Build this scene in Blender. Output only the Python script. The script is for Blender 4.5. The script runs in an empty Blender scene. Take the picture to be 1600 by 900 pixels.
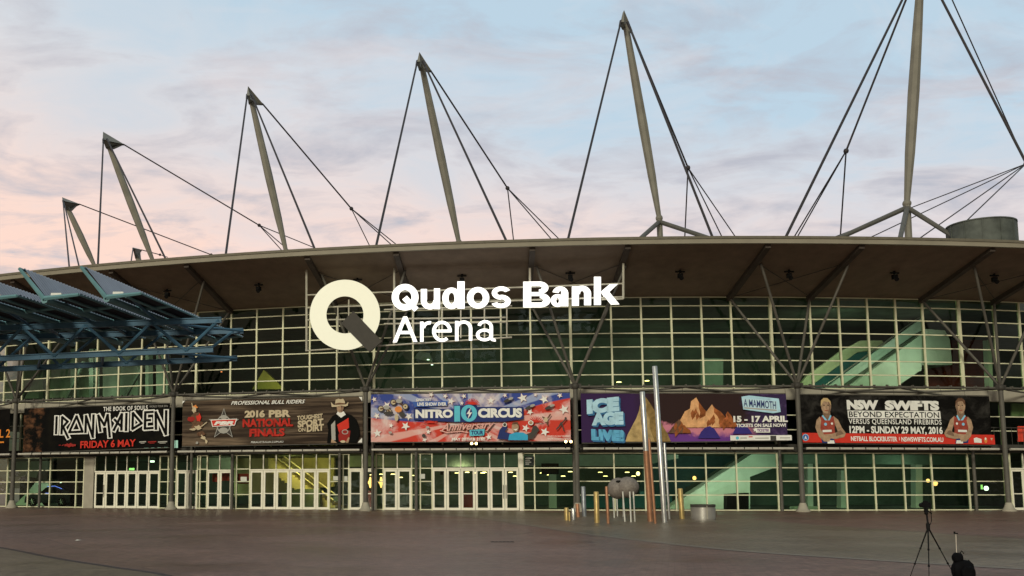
import bpy, bmesh, math, random
from math import sin, cos, pi, radians
from mathutils import Vector, Matrix
random.seed(7)
S = bpy.context.scene
COL = S.collection

# ------------------------------------------------------------------ camera
F, PX, PY, PITCH, EYE = 1500.0, 598.5, 590.8, 0.1126, 1.47
cam = bpy.data.cameras.new("camera")
cam.sensor_width = 36.0; cam.lens = F / 1600 * 36
cam.shift_x = (800 - PX) / 1600; cam.shift_y = (PY - 450) / 1600
cam.clip_start = 0.1; cam.clip_end = 3000
camo = bpy.data.objects.new("camera", cam); COL.objects.link(camo)
camo.location = (0, 0, EYE); camo.rotation_euler = (pi / 2 + PITCH, 0, 0)
S.camera = camo

# ------------------------------------------------------------------ light
SUN_EL, SUN_AZ = radians(20), radians(202)      # azimuth clockwise from +Y: behind the camera, a little left
W = bpy.data.worlds.new("World"); S.world = W; W.use_nodes = True
nt = W.node_tree; nt.nodes.clear()
def N(t, kind, **kw):
    n = t.nodes.new(kind)
    for k, v in kw.items():
        if k in n.inputs.keys() if hasattr(n.inputs, 'keys') else False: n.inputs[k].default_value = v
        else: setattr(n, k, v)
    return n
def mth(t, op, a, b=None, clamp=False):
    n = t.nodes.new('ShaderNodeMath'); n.operation = op; n.use_clamp = clamp
    for i, v in enumerate((a, b)):
        if v is None: continue
        if isinstance(v, (int, float)): n.inputs[i].default_value = v
        else: t.links.new(v, n.inputs[i])
    return n.outputs[0]
def mixc(t, f, a, b, mode='MIX'):
    n = t.nodes.new('ShaderNodeMix'); n.data_type = 'RGBA'; n.blend_type = mode
    for s, v in ((0, f), (6, a), (7, b)):
        if isinstance(v, (int, float)): n.inputs[s].default_value = v
        elif isinstance(v, tuple): n.inputs[s].default_value = (*v, 1) if len(v) == 3 else v
        else: t.links.new(v, n.inputs[s])
    return n.outputs[2]
def ramp(t, f, stops):
    n = t.nodes.new('ShaderNodeValToRGB'); e = n.color_ramp.elements
    while len(e) < len(stops): e.new(0.5)
    for i, (p, c) in enumerate(stops):
        e[i].position = p; e[i].color = (c, c, c, 1) if isinstance(c, (int, float)) else (*c, 1)
    t.links.new(f, n.inputs[0]); return n.outputs[0]
def noise(t, vec, scale, detail=4, rough=0.55, dist=0.0):
    n = t.nodes.new('ShaderNodeTexNoise'); n.inputs['Scale'].default_value = scale
    n.inputs['Detail'].default_value = detail; n.inputs['Roughness'].default_value = rough
    n.inputs['Distortion'].default_value = dist
    if vec is not None: t.links.new(vec, n.inputs['Vector'])
    return n.outputs[0]
tc = nt.nodes.new('ShaderNodeTexCoord'); sep = nt.nodes.new('ShaderNodeSeparateXYZ')
nt.links.new(tc.outputs['Generated'], sep.inputs[0])
dx, dy, dz = sep.outputs
zz = mth(nt, 'MAXIMUM', dz, 0.0)
den = mth(nt, 'ADD', zz, 0.12)
comb = nt.nodes.new('ShaderNodeCombineXYZ')           # clouds lie on a flat layer high overhead
nt.links.new(mth(nt, 'DIVIDE', dx, den), comb.inputs[0]); nt.links.new(mth(nt, 'DIVIDE', dy, den), comb.inputs[1])
mp = nt.nodes.new('ShaderNodeMapping'); mp.inputs['Scale'].default_value = (0.80, 1.15, 1); mp.inputs['Rotation'].default_value = (0, 0, radians(-24))
nt.links.new(comb.outputs[0], mp.inputs[0])
cl = mp.outputs[0]
n_big = noise(nt, cl, 0.9, 3, 0.5, 0.4); n_mid = noise(nt, cl, 3.6, 8, 0.60, 0.7); n_fine = noise(nt, cl, 8.0, 6, 0.6, 0.3)
pf = mth(nt, 'ADD', mth(nt, 'MULTIPLY', mth(nt, 'SUBTRACT', 0.35, zz), 3.6), mth(nt, 'MULTIPLY', dx, -0.9))
pf = mth(nt, 'ADD', pf, mth(nt, 'MULTIPLY', mth(nt, 'SUBTRACT', n_big, 0.5), 1.1))
pf = mth(nt, 'ADD', pf, mth(nt, 'MULTIPLY', mth(nt, 'SUBTRACT', n_mid, 0.5), 1.0))
pf = mth(nt, 'ADD', pf, 0.50, clamp=True)
warm = mixc(nt, ramp(nt, zz, [(0.24, 0.0), (0.42, 1.0)]), (0.97, 0.68, 0.56), (0.84, 0.74, 0.70))
skyc = mixc(nt, pf, (0.49, 0.63, 0.735), warm)
cm = mth(nt, 'ADD', mth(nt, 'MULTIPLY', n_mid, 0.75), mth(nt, 'MULTIPLY', n_fine, 0.25))
cmask = ramp(nt, cm, [(0.47, 0.0), (0.64, 0.95)])
cmask = mth(nt, 'MULTIPLY', cmask, ramp(nt, zz, [(0.24, 1.0), (0.50, 0.72)]))
skyc = mixc(nt, cmask, skyc, (0.46, 0.465, 0.52))
wisp = ramp(nt, noise(nt, cl, 1.7, 6, 0.62, 1.1), [(0.52, 0.0), (0.72, 0.35)])
skyc = mixc(nt, wisp, skyc, (0.90, 0.74, 0.69))
back = ramp(nt, mth(nt, 'ADD', mth(nt, 'MULTIPLY', dy, 0.5), 0.5), [(0.25, (0.58, 0.53, 0.42)), (0.85, (1, 1, 1))])   # the sky behind the viewer and overhead is duller
skyc = mixc(nt, 1.0, skyc, back, 'MULTIPLY')
low = ramp(nt, dz, [(0.04, (0.07, 0.07, 0.07)), (0.22, (1, 1, 1))])       # dull haze and city along the horizon
skyc = mixc(nt, 1.0, skyc, low, 'MULTIPLY')
sky = nt.nodes.new('ShaderNodeTexSky'); sky.sky_type = 'NISHITA'; sky.sun_disc = False
sky.sun_elevation = SUN_EL; sky.sun_rotation = SUN_AZ
b1 = nt.nodes.new('ShaderNodeBackground'); b1.inputs['Strength'].default_value = 0.012
b2 = nt.nodes.new('ShaderNodeBackground'); b2.inputs['Strength'].default_value = 1.0
nt.links.new(sky.outputs[0], b1.inputs[0]); nt.links.new(skyc, b2.inputs[0])
ad = nt.nodes.new('ShaderNodeAddShader'); wo = nt.nodes.new('ShaderNodeOutputWorld')
nt.links.new(b1.outputs[0], ad.inputs[0]); nt.links.new(b2.outputs[0], ad.inputs[1]); nt.links.new(ad.outputs[0], wo.inputs[0])

sl = bpy.data.lights.new("sun", 'SUN'); sl.energy = 1.9; sl.angle = radians(11); sl.color = (1.0, 0.94, 0.74)
so = bpy.data.objects.new("sun", sl); COL.objects.link(so)
sd = Vector((sin(SUN_AZ) * cos(SUN_EL), cos(SUN_AZ) * cos(SUN_EL), sin(SUN_EL)))
so.rotation_euler = sd.to_track_quat('Z', 'Y').to_euler()
vs = S.view_settings; vs.view_transform = 'Standard'; vs.look = 'None'; vs.exposure = 0.0; vs.gamma = 1.0; vs.use_curve_mapping = False

# ------------------------------------------------------------------ materials
MATS = {}
def mat(name, col, rough=0.6, metal=0.0, var=0.12, scale=3.0, bump=0.0, emit=None, es=0.0, spec=0.3):
    if name in MATS: return MATS[name]
    m = bpy.data.materials.new(name); m.use_nodes = True; t = m.node_tree
    p = t.nodes['Principled BSDF']
    p.inputs['Roughness'].default_value = rough; p.inputs['Metallic'].default_value = metal; p.inputs['Specular IOR Level'].default_value = spec
    tcn = t.nodes.new('ShaderNodeTexCoord')
    nz = noise(t, tcn.outputs['Object'], scale, 5, 0.6)
    lo = tuple(c * (1 - var) for c in col); hi = tuple(min(1, c * (1 + var)) for c in col)
    c = mixc(t, ramp(t, nz, [(0.3, 0.0), (0.7, 1.0)]), lo, hi)
    t.links.new(c, p.inputs['Base Color'])
    if bump:
        b = t.nodes.new('ShaderNodeBump'); b.inputs['Strength'].default_value = bump; b.inputs['Distance'].default_value = 0.02
        t.links.new(noise(t, tcn.outputs['Object'], scale * 6, 4), b.inputs['Height']); t.links.new(b.outputs[0], p.inputs['Normal'])
    if emit:
        p.inputs['Emission Color'].default_value = (*emit, 1); p.inputs['Emission Strength'].default_value = es
    MATS[name] = m; return m
def glass_mat(name, tint, ior=1.42, rough=0.01):
    m = bpy.data.materials.new(name); m.use_nodes = True; t = m.node_tree; t.nodes.clear()
    tr = t.nodes.new('ShaderNodeBsdfTransparent'); gl = t.nodes.new('ShaderNodeBsdfGlossy'); gl.inputs['Roughness'].default_value = rough
    tcn = t.nodes.new('ShaderNodeTexCoord')
    c = mixc(t, ramp(t, noise(t, tcn.outputs['Object'], 0.5, 3), [(0.35, 0.0), (0.65, 1.0)]), tuple(x * 0.85 for x in tint), tint)
    t.links.new(c, tr.inputs[0]); gl.inputs[0].default_value = (0.85, 0.95, 0.9, 1)
    fr = t.nodes.new('ShaderNodeFresnel'); fr.inputs[0].default_value = ior
    vo = t.nodes.new('ShaderNodeTexVoronoi'); vo.inputs['Scale'].default_value = 0.55; t.links.new(tcn.outputs['Object'], vo.inputs['Vector'])
    bp = t.nodes.new('ShaderNodeBump'); bp.inputs['Strength'].default_value = 0.35; bp.inputs['Distance'].default_value = 0.06
    t.links.new(noise(t, tcn.outputs['Object'], 0.7, 3, .6), bp.inputs['Height']); t.links.new(bp.outputs[0], gl.inputs['Normal'])
    gl.inputs['Roughness'].default_value = rough
    mx = t.nodes.new('ShaderNodeMixShader'); o = t.nodes.new('ShaderNodeOutputMaterial')
    t.links.new(fr.outputs[0], mx.inputs[0]); t.links.new(tr.outputs[0], mx.inputs[1]); t.links.new(gl.outputs[0], mx.inputs[2]); t.links.new(mx.outputs[0], o.inputs[0])
    MATS[name] = m; return m

GLASS = glass_mat('green_glass', (0.50, 0.64, 0.48), 1.30)
GLASS_B = glass_mat('green_glass_lighter', (0.58, 0.70, 0.54), 1.36)
GLASS_C = glass_mat('green_glass_deeper', (0.40, 0.55, 0.40), 1.34)
DGLASS = glass_mat('door_glass', (0.60, 0.70, 0.56), 1.30)
CREAM = mat('cream_frame_paint', (0.70, 0.70, 0.49), 0.5, 0, 0.14, 1.2)
DOORW = mat('door_frame_paint', (0.82, 0.80, 0.66), 0.45, 0, 0.08, 2.0)
STEEL = mat('grey_steel_paint', (0.10, 0.094, 0.08), 0.55, 0, 0.2, 1.5)
MASTM = mat('mast_paint', (0.19, 0.178, 0.145), 0.6, 0, 0.18, 0.8)
CABLE = mat('dark_cable', (0.035, 0.03, 0.032), 0.6)
DSTEEL = mat('dark_steel_paint', (0.05, 0.047, 0.04), 0.6, 0, 0.2, 2.0)
SOFF = mat('brown_soffit_lining', (0.20, 0.15, 0.11), 0.8, 0, 0.14, 1.3, 0.1)
BEAM = mat('dark_brown_beam', (0.07, 0.055, 0.045), 0.7, 0, 0.2, 1.5)
FASC = mat('fascia_paint', (0.26, 0.235, 0.18), 0.6, 0, 0.12, 0.7)
ROOFM = mat('roof_sheet', (0.30, 0.30, 0.28), 0.5, 0.2, 0.15, 0.8)
GUTT = mat('roof_edge_capping', (0.16, 0.145, 0.11), 0.6)
SLAB = mat('pale_slab_edge', (0.36, 0.335, 0.27), 0.75, 0, 0.15, 1.0, 0.1)
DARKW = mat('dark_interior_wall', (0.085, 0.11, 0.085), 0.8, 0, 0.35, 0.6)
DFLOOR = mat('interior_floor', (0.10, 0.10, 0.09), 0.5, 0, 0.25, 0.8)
PALEW = mat('pale_interior_wall', (0.62, 0.70, 0.60), 0.8, 0, 0.12, 0.8)
TEALW = mat('teal_interior_wall', (0.03, 0.14, 0.15), 0.6, 0, 0.2, 0.8)
REDW = mat('red_interior_wall', (0.22, 0.035, 0.03), 0.8, 0, 0.25, 0.7)
YELW = mat('warm_interior_wall', (0.55, 0.48, 0.26), 0.8, 0, 0.2, 0.8)
LAMPY = mat('lit_warm_lamp', (1, .8, .45), 0.5, emit=(1.0, 0.72, 0.30), es=7.0)
LAMPO = mat('lit_orange_lamp', (1, .7, .35), 0.5, emit=(1.0, 0.50, 0.16), es=3.5)
LAMPW = mat('lit_white_lamp', (1, 1, 1), 0.5, emit=(0.85, 1.0, 0.85), es=4.0)
LAMPB = mat('lit_blue_lamp', (.2, .3, 1), 0.5, emit=(0.15, 0.22, 1.0), es=2.5)
EXITG = mat('lit_exit_green', (.3, .9, .3), 0.5, emit=(0.45, 1.0, 0.25), es=1.5)
BLUEP = mat('blue_green_steel_paint', (0.05, 0.125, 0.20), 0.5, 0, 0.2, 1.6)
LBLUEP = mat('pale_teal_steel_paint', (0.13, 0.27, 0.30), 0.5, 0, 0.15, 1.6)
BLACK = mat('black_plastic', (0.008, 0.008, 0.008), 0.6, spec=.1)
WHITEP = mat('white_paint', (0.75, 0.75, 0.70), 0.5)

# ------------------------------------------------------------------ mesh builder
class MB:
    def __init__(s): s.v = []; s.f = []; s.m = []
    def add(s, vs, fs, mi=0):
        o = len(s.v); s.v += [tuple(v) for v in vs]
        for f in fs: s.f.append([i + o for i in f]); s.m.append(mi)
        return s
    def hexa(s, p, mi=0):       # p: 4 bottom ccw, 4 top
        return s.add(p, [(3, 2, 1, 0), (4, 5, 6, 7), (0, 1, 5, 4), (1, 2, 6, 5), (2, 3, 7, 6), (3, 0, 4, 7)], mi)
    def box(s, c, d, mi=0, rz=0.0):
        x, y, z = (k / 2 for k in d); R = Matrix.Rotation(rz, 3, 'Z'); c = Vector(c)
        return s.hexa([c + R @ Vector(q) for q in ((-x, -y, -z), (x, -y, -z), (x, y, -z), (-x, y, -z), (-x, -y, z), (x, -y, z), (x, y, z), (-x, y, z))], mi)
    def pbox(s, t0, t1, r0, r1, z0, z1, mi=0, n=None):   # box on the curved plan of the building
        n = n or max(1, int(math.ceil((t1 - t0) / 0.03)))
        for i in range(n):
            a = t0 + (t1 - t0) * i / n; b = t0 + (t1 - t0) * (i + 1) / n
            s.hexa([A(a, r1, z0), A(b, r1, z0), A(b, r0, z0), A(a, r0, z0), A(a, r1, z1), A(b, r1, z1), A(b, r0, z1), A(a, r0, z1)], mi)
        return s
    def tube(s, p, q, r0, r1=None, n=10, mi=0, mids=()):
        r1 = r0 if r1 is None else r1
        return s.path([p] + [Vector(p).lerp(Vector(q), k) for k, _ in mids] + [q], [r0] + [r for _, r in mids] + [r1], n, mi)
    def path(s, pts, rad, n=10, mi=0):
        pts = [Vector(p) for p in pts]
        if isinstance(rad, (int, float)): rad = [rad] * len(pts)
        o = len(s.v); d0 = (pts[-1] - pts[0]).normalized() if (pts[-1] - pts[0]).length > 1e-6 else Vector((0, 0, 1))
        up = Vector((0, 0, 1)) if abs(d0.z) < 0.9 else Vector((0, 1, 0))
        for i, p in enumerate(pts):
            d = (pts[min(i + 1, len(pts) - 1)] - pts[max(i - 1, 0)]).normalized()
            u = d.cross(up).normalized(); w = d.cross(u)
            for k in range(n):
                a = 2 * pi * k / n; s.v.append(tuple(p + (u * cos(a) + w * sin(a)) * rad[i]))
        for i in range(len(pts) - 1):
            for k in range(n):
                s.f.append([o + i * n + k, o + i * n + (k + 1) % n, o + (i + 1) * n + (k + 1) % n, o + (i + 1) * n + k]); s.m.append(mi)
        s.f.append([o + k for k in range(n)][::-1]); s.m.append(mi)
        e = o + (len(pts) - 1) * n; s.f.append([e + k for k in range(n)]); s.m.append(mi)
        return s
    def prism(s, poly, off, mi=0):     # extrude a 3D polygon by a vector
        off = Vector(off); a = [Vector(p) for p in poly]; n = len(a)
        vs = a + [p + off for p in a]
        return s.add(vs, [list(range(n))[::-1], list(range(n, 2 * n))] + [(i, (i + 1) % n, n + (i + 1) % n, n + i) for i in range(n)], mi)
    def lathe(s, c, prof, n=24, mi=0, ang=None):
        c = Vector(c); o = len(s.v)
        for (r, z) in prof:
            for k in range(n):
                a = 2 * pi * k / n; s.v.append((c.x + r * cos(a), c.y + r * sin(a), c.z + z))
        for i in range(len(prof) - 1):
            for k in range(n):
                s.f.append([o + i * n + k, o + i * n + (k + 1) % n, o + (i + 1) * n + (k + 1) % n, o + (i + 1) * n + k]); s.m.append(mi)
        return s
    def sphere(s, c, r, n=20, m=12, mi=0, fn=None):
        c = Vector(c); r = Vector(r) if not isinstance(r, (int, float)) else Vector((r, r, r)); o = len(s.v)
        for i in range(m + 1):
            ph = pi * i / m
            for k in range(n):
                a = 2 * pi * k / n; d = Vector((sin(ph) * cos(a), sin(ph) * sin(a), cos(ph)))
                k2 = fn(d) if fn else 1.0
                s.v.append((c.x + d.x * r.x * k2, c.y + d.y * r.y * k2, c.z + d.z * r.z * k2))
        for i in range(m):
            for k in range(n):
                s.f.append([o + i * n + k, o + (i + 1) * n + k, o + (i + 1) * n + (k + 1) % n, o + i * n + (k + 1) % n]); s.m.append(mi)
        return s
    def build(s, name, mats, parent=None, smooth=False, origin=None, label=None):
        base = Vector(origin) if origin is not None else (world_loc(parent) if parent is not None else Vector((0, 0, 0)))
        me = bpy.data.meshes.new(name)
        me.from_pydata([tuple(Vector(v) - base) for v in s.v], [], s.f)
        for m in (mats if isinstance(mats, (list, tuple)) else [mats]): me.materials.append(m)
        me.polygons.foreach_set('material_index', s.m)
        bm = bmesh.new(); bm.from_mesh(me)
        if name not in ('pane',): bmesh.ops.remove_doubles(bm, verts=bm.verts, dist=1e-5)
        bmesh.ops.recalc_face_normals(bm, faces=bm.faces)
        if smooth:
            for f in bm.faces: f.smooth = len(f.verts) <= 4
        bm.to_mesh(me); bm.free()
        if smooth:
            me.set_sharp_from_angle(angle=radians(40))
        o = bpy.data.objects.new(name, me); COL.objects.link(o)
        if parent is not None: o.parent = parent
        else: o.location = base
        if label: o['label'] = label
        return o
LOC = {}
def world_loc(o):
    v = Vector((0, 0, 0))
    while o is not None: v += o.location; o = o.parent
    return v
def tag(o, label, cat, group=None, kind=None):
    if label: o['label'] = label
    if cat: o['category'] = cat
    if group: o['group'] = group
    if kind: o['kind'] = kind
    return o
def thing(name, loc, label, cat, group=None):
    o = bpy.data.objects.new(name, None); COL.objects.link(o); o.location = loc; o.empty_display_size = 0.3
    return tag(o, label, cat, group)

# ------------------------------------------------------------------ survey: plan of the curved front, and sight lines for measuring
CX, CY = 21.02, 167.52
RC, RG, RR = 110.64, 108.57, 115.2       # column line, glass line, roof edge
def A(t, r, z): return Vector((CX + r * sin(t), CY - r * cos(t), z))
def ray(x, y):
    a = (x - PX) / F; b = (PY - y) / F
    return a, cos(PITCH) - b * sin(PITCH), sin(PITCH) + b * cos(PITCH)
def th(x, y, R):
    X, Y, Z = ray(x, y); a = X * X + Y * Y; b = -2 * (X * CX + Y * CY); c = CX * CX + CY * CY - R * R
    t = (-b - math.sqrt(b * b - 4 * a * c)) / (2 * a)
    return math.atan2(X * t - CX, CY - Y * t), EYE + Z * t
def on(x, y, R): t, z = th(x, y, R); return A(t, R, z)
def gnd(x, y, z=0.0): X, Y, Z = ray(x, y); t = (z - EYE) / Z; return Vector((X * t, Y * t, z))
def dep(x, y, Yd): X, Y, Z = ray(x, y); t = Yd / Y; return Vector((X * t, Yd, EYE + Z * t))

# ------------------------------------------------------------------ ground
def paver_mat(name, c1, c2, mortar, rough=0.36):
    m = bpy.data.materials.new(name); m.use_nodes = True; t = m.node_tree; p = t.nodes['Principled BSDF']; p.inputs['Specular IOR Level'].default_value = 0.17
    tcn = t.nodes.new('ShaderNodeTexCoord')
    br = t.nodes.new('ShaderNodeTexBrick'); br.inputs['Scale'].default_value = 1.0
    br.inputs['Brick Width'].default_value = 0.23; br.inputs['Row Height'].default_value = 0.115; br.inputs['Mortar Size'].default_value = 0.005
    br.inputs['Color1'].default_value = (*c1, 1); br.inputs['Color2'].default_value = (*c2, 1); br.inputs['Mortar'].default_value = (*mortar, 1)
    mpn = t.nodes.new('ShaderNodeMapping'); mpn.inputs['Rotation'].default_value = (0, 0, radians(17))
    t.links.new(tcn.outputs['Object'], mpn.inputs[0]); t.links.new(mpn.outputs[0], br.inputs['Vector'])
    n1 = noise(t, tcn.outputs['Object'], 0.25, 6, 0.6); n2 = noise(t, tcn.outputs['Object'], 5.0, 5, 0.7); n3 = noise(t, tcn.outputs['Object'], 1.1, 4, 0.6, 0.6)
    c = mixc(t, 1.0, br.outputs[0], ramp(t, n1, [(0.3, 0.70), (0.7, 1.28)]), 'MULTIPLY')
    c = mixc(t, 1.0, c, ramp(t, n2, [(0.3, 0.55), (0.7, 1.45)]), 'MULTIPLY')
    c = mixc(t, 1.0, c, ramp(t, n3, [(0.60, 1.0), (0.74, 0.86)]), 'MULTIPLY')
    mp2 = t.nodes.new('ShaderNodeMapping'); mp2.inputs['Rotation'].default_value = (0, 0, radians(-28)); t.links.new(tcn.outputs['Object'], mp2.inputs[0])
    b2_ = t.nodes.new('ShaderNodeTexBrick'); b2_.inputs['Scale'].default_value = 1.0; b2_.inputs['Brick Width'].default_value = 9.0; b2_.inputs['Row Height'].default_value = 6.0; b2_.inputs['Mortar Size'].default_value = 0.035
    for k_, v_ in (('Color1', 1.06), ('Color2', 0.95), ('Mortar', 0.74)): b2_.inputs[k_].default_value = (v_, v_, v_, 1)
    t.links.new(mp2.outputs[0], b2_.inputs['Vector']); c = mixc(t, 1.0, c, b2_.outputs[0], 'MULTIPLY')
    n4 = noise(t, tcn.outputs['Object'], 2.2, 3, .5); c = mixc(t, ramp(t, n4, [(.70, 0.0), (.74, .35)]), c, (0.05, 0.04, 0.035))
    t.links.new(c, p.inputs['Base Color'])
    t.links.new(ramp(t, n1, [(0.3, rough - 0.08), (0.7, rough + 0.14)]), p.inputs['Roughness'])
    b = t.nodes.new('ShaderNodeBump'); b.inputs['Strength'].default_value = 0.12; b.inputs['Distance'].default_value = 0.006
    t.links.new(mth(t, 'ADD', mth(t, 'MULTIPLY', br.outputs[1], -1.0), n2), b.inputs['Height']); t.links.new(b.outputs[0], p.inputs['Normal'])
    return m
PAVE = paver_mat('brown_pavers', (0.200, 0.118, 0.090), (0.146, 0.090, 0.072), (0.06, 0.04, 0.034))
PAVE_L = paver_mat('tan_pavers', (0.190, 0.146, 0.098), (0.154, 0.119, 0.083), (0.07, 0.055, 0.042))
PAVE_E = mat('dark_edge_course', (0.045, 0.032, 0.028), 0.6, 0, 0.25, 4)
PAVE_LE = mat('pale_edge_course', (0.19, 0.16, 0.125), 0.6, 0, 0.2, 4)
m = MB(); m.add([(-700, -400, 0), (700, -400, 0), (700, 900, 0), (-700, 900, 0)], [(0, 1, 2, 3)])
tag(m.build('plaza_pavement', PAVE), 'wide plaza paved in worn brown brick pavers', 'pavement', kind='structure')
def smooth_line(pts, n=8):
    out = []; P = [Vector(p) for p in pts]
    for i in range(len(P) - 1):
        a = P[max(i - 1, 0)]; b = P[i]; c = P[i + 1]; d = P[min(i + 2, len(P) - 1)]
        for k in range(n):
            t = k / n
            out.append(0.5 * ((2 * b) + (c - a) * t + (2 * a - 5 * b + 4 * c - d) * t * t + (3 * b - a - 3 * c + d) * t ** 3))
    out.append(P[-1]); return out
def strip(name, l1, l2, z, m_, label):
    mb = MB(); vs = [(p[0], p[1], z) for p in l1] + [(p[0], p[1], z) for p in l2]; n = len(l1)
    mb.add(vs, [(i, i + 1, n + i + 1, n + i) for i in range(n - 1)])
    return tag(mb.build(name, m_), label, 'pavement', kind='structure')
lower = smooth_line([(1.97, 58.0), (3.9, 48), (5.27, 39.63), (6.48, 30.11), (7.99, 23.29), (9.63, 20.18), (11.9, 17.2), (16, 13.5), (24, 9)])
upper = smooth_line([(3.2, 58.0), (10, 55), (14.6, 51), (16.4, 44), (16.85, 36.43), (18.16, 27.54), (20, 22), (24, 17), (32, 11)])
strip('paving_band', upper, lower, 0.004, PAVE_L, 'curving band of tan pavers crossing the plaza')
strip('paving_edge', [(p[0], p[1]) for p in lower], [(p[0] - 0.15, p[1] - 0.24) for p in lower], 0.008, PAVE_LE, 'thin pale edging course of the tan band')
strip('paving_edge', [(p[0], p[1]) for p in upper], [(p[0] + 0.04, p[1] + 0.10) for p in upper], 0.008, PAVE_E, 'thin dark edging course of the tan band')
ll = smooth_line([(-22, 40), (-13.5, 28.9), (-9.36, 23.78), (-6.74, 20.18), (-4.93, 17.95), (-3.48, 16.17), (-1, 12), (1, 6)])
strip('paving_area', ll, [(-40, 40 - i) for i in range(len(ll))], 0.004, PAVE_L, 'tan paved area at the near left of the plaza')
strip('paving_edge', ll, [(p[0] - 0.07, p[1] - 0.14) for p in ll], 0.008, PAVE_E, 'dark joint line along the near left tan paving')

m = MB(); d0 = gnd(785, 847); m.box(d0 + Vector((0, 0, .006)), (.62, .16, .012)); [m.box(d0 + Vector((-.25 + .1 * k, 0, .014)), (.05, .12, .006)) for k in range(6)]
tag(m.build('drain_cover', mat('dark_iron_grate', (.03, .027, .025), .7), None, origin=d0), 'small dark iron drain grate in the open middle of the plaza', 'drain')
m = MB(); d0 = gnd(123, 845); m.add([d0 + Vector(v) for v in ((-.09, -.06, .006), (.08, -.07, .02), (.10, .06, .008), (-.07, .07, .035), (0, 0, .03))], [(0, 1, 4), (1, 2, 4), (2, 3, 4), (3, 0, 4)])
tag(m.build('paper_scrap', mat('litter_paper', (.6, .6, .55), .8), None, origin=d0), 'crumpled white paper scrap lying on the left paving', 'litter')
# ------------------------------------------------------------------ the arena
arena = thing('arena_building', A(-0.14, RG, 0), 'large arena with curved green glass front, brown eaves and cable masts', 'building')
T0, T1 = -0.66, 0.42
COLS = [-0.5545, -0.4369, -0.319, -0.201, -0.0859, 0.0332, 0.1502, 0.267]
POSTS = [0.0285 + 0.1143 * k for k in range(-6, 4)]
def arc(mb, t0, t1, prof, n, mi=0):          # sweep an (r,z) profile along the front
    vs = []
    for i in range(n + 1):
        t = t0 + (t1 - t0) * i / n
        vs += [A(t, r, z) for r, z in prof]
    k = len(prof)
    return mb.add(vs, [(i * k + j, (i + 1) * k + j, (i + 1) * k + j + 1, i * k + j + 1) for i in range(n) for j in range(k - 1)], mi)
def roofz(r):
    P = [(115.3, 15.2), (95, 18.0), (60, 21.3), (0, 23.0)]
    for (a, za), (b, zb) in zip(P, P[1:]):
        if r >= b: return za + (zb - za) * (a - r) / (a - b)
    return 23
ZE = 14.96
mb = MB(); arc(mb, T0, T1, [(RR - 0.02, ZE + 0.36), (95, 18.0), (60, 21.3), (5, 23.0)], 60); roof = mb.build('roof', ROOFM, arena, True)
mb = MB(); arc(mb, T0, T1, [(RR - 0.30, ZE + 0.02), (RR, ZE), (RR, ZE + 0.30)], 80); mb.build('fascia', FASC, roof)
mb = MB(); arc(mb, T0, T1, [(RR + 0.05, ZE + 0.26), (RR + 0.07, ZE + 0.40), (RR - 0.05, ZE + 0.42), (RR - 0.3, ZE + 0.36)], 80); mb.build('gutter', GUTT, roof)
mb = MB(); arc(mb, T0, T1, [(RG - 0.6, 13.18), (RG + 0.2, 13.30), (RR - 0.28, ZE + 0.03)], 80); mb.build('soffit', SOFF, roof)
def soffz(r): return 13.30 + (ZE + 0.03 - 13.30) * (r - RG - 0.2) / (RR - 0.48 - RG)
for p in POSTS:
    for d in (-0.0236, 0.0228):
        t = p + d
        mb = MB()
        for s in (-1, 1): pass
        q = []
        for r, dp in ((RG + 0.05, 0.30), (RR - 0.3, 0.22)):
            w = 0.16 / r
            q.append((r, w, soffz(r) - dp, soffz(r) + 0.05))
        (r0, w0, a0, b0), (r1, w1, a1, b1) = q
        mb.hexa([A(t - w1, r1, a1), A(t + w1, r1, a1), A(t + w0, r0, a0), A(t - w0, r0, a0), A(t - w1, r1, b1), A(t + w1, r1, b1), A(t + w0, r0, b0), A(t - w0, r0, b0)])
        mb.build('soffit_beam', BEAM, roof)
# floodlights under the eaves
for k in range(-8, 6):
    t = 0.0261 + 0.0573 * k; r = 112.0; c = A(t, r, soffz(r))
    mb = MB(); mb.tube(c, c - Vector((0, 0, 0.18)), 0.06); mb.box(c - Vector((0, 0, 0.12)), (0.55, 0.10, 0.08), 0, t)
    d = c - Vector((0, 0, 0.36)); mb.box(d, (0.26, 0.24, 0.26), 0, t + random.uniform(-.2, .2)); mb.tube(d + Vector((0, -.1, -.1)), d + Vector((0, -.24, -.2)), 0.10, 0.13)
    mb.build('floodlight', BLACK, roof)
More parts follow.
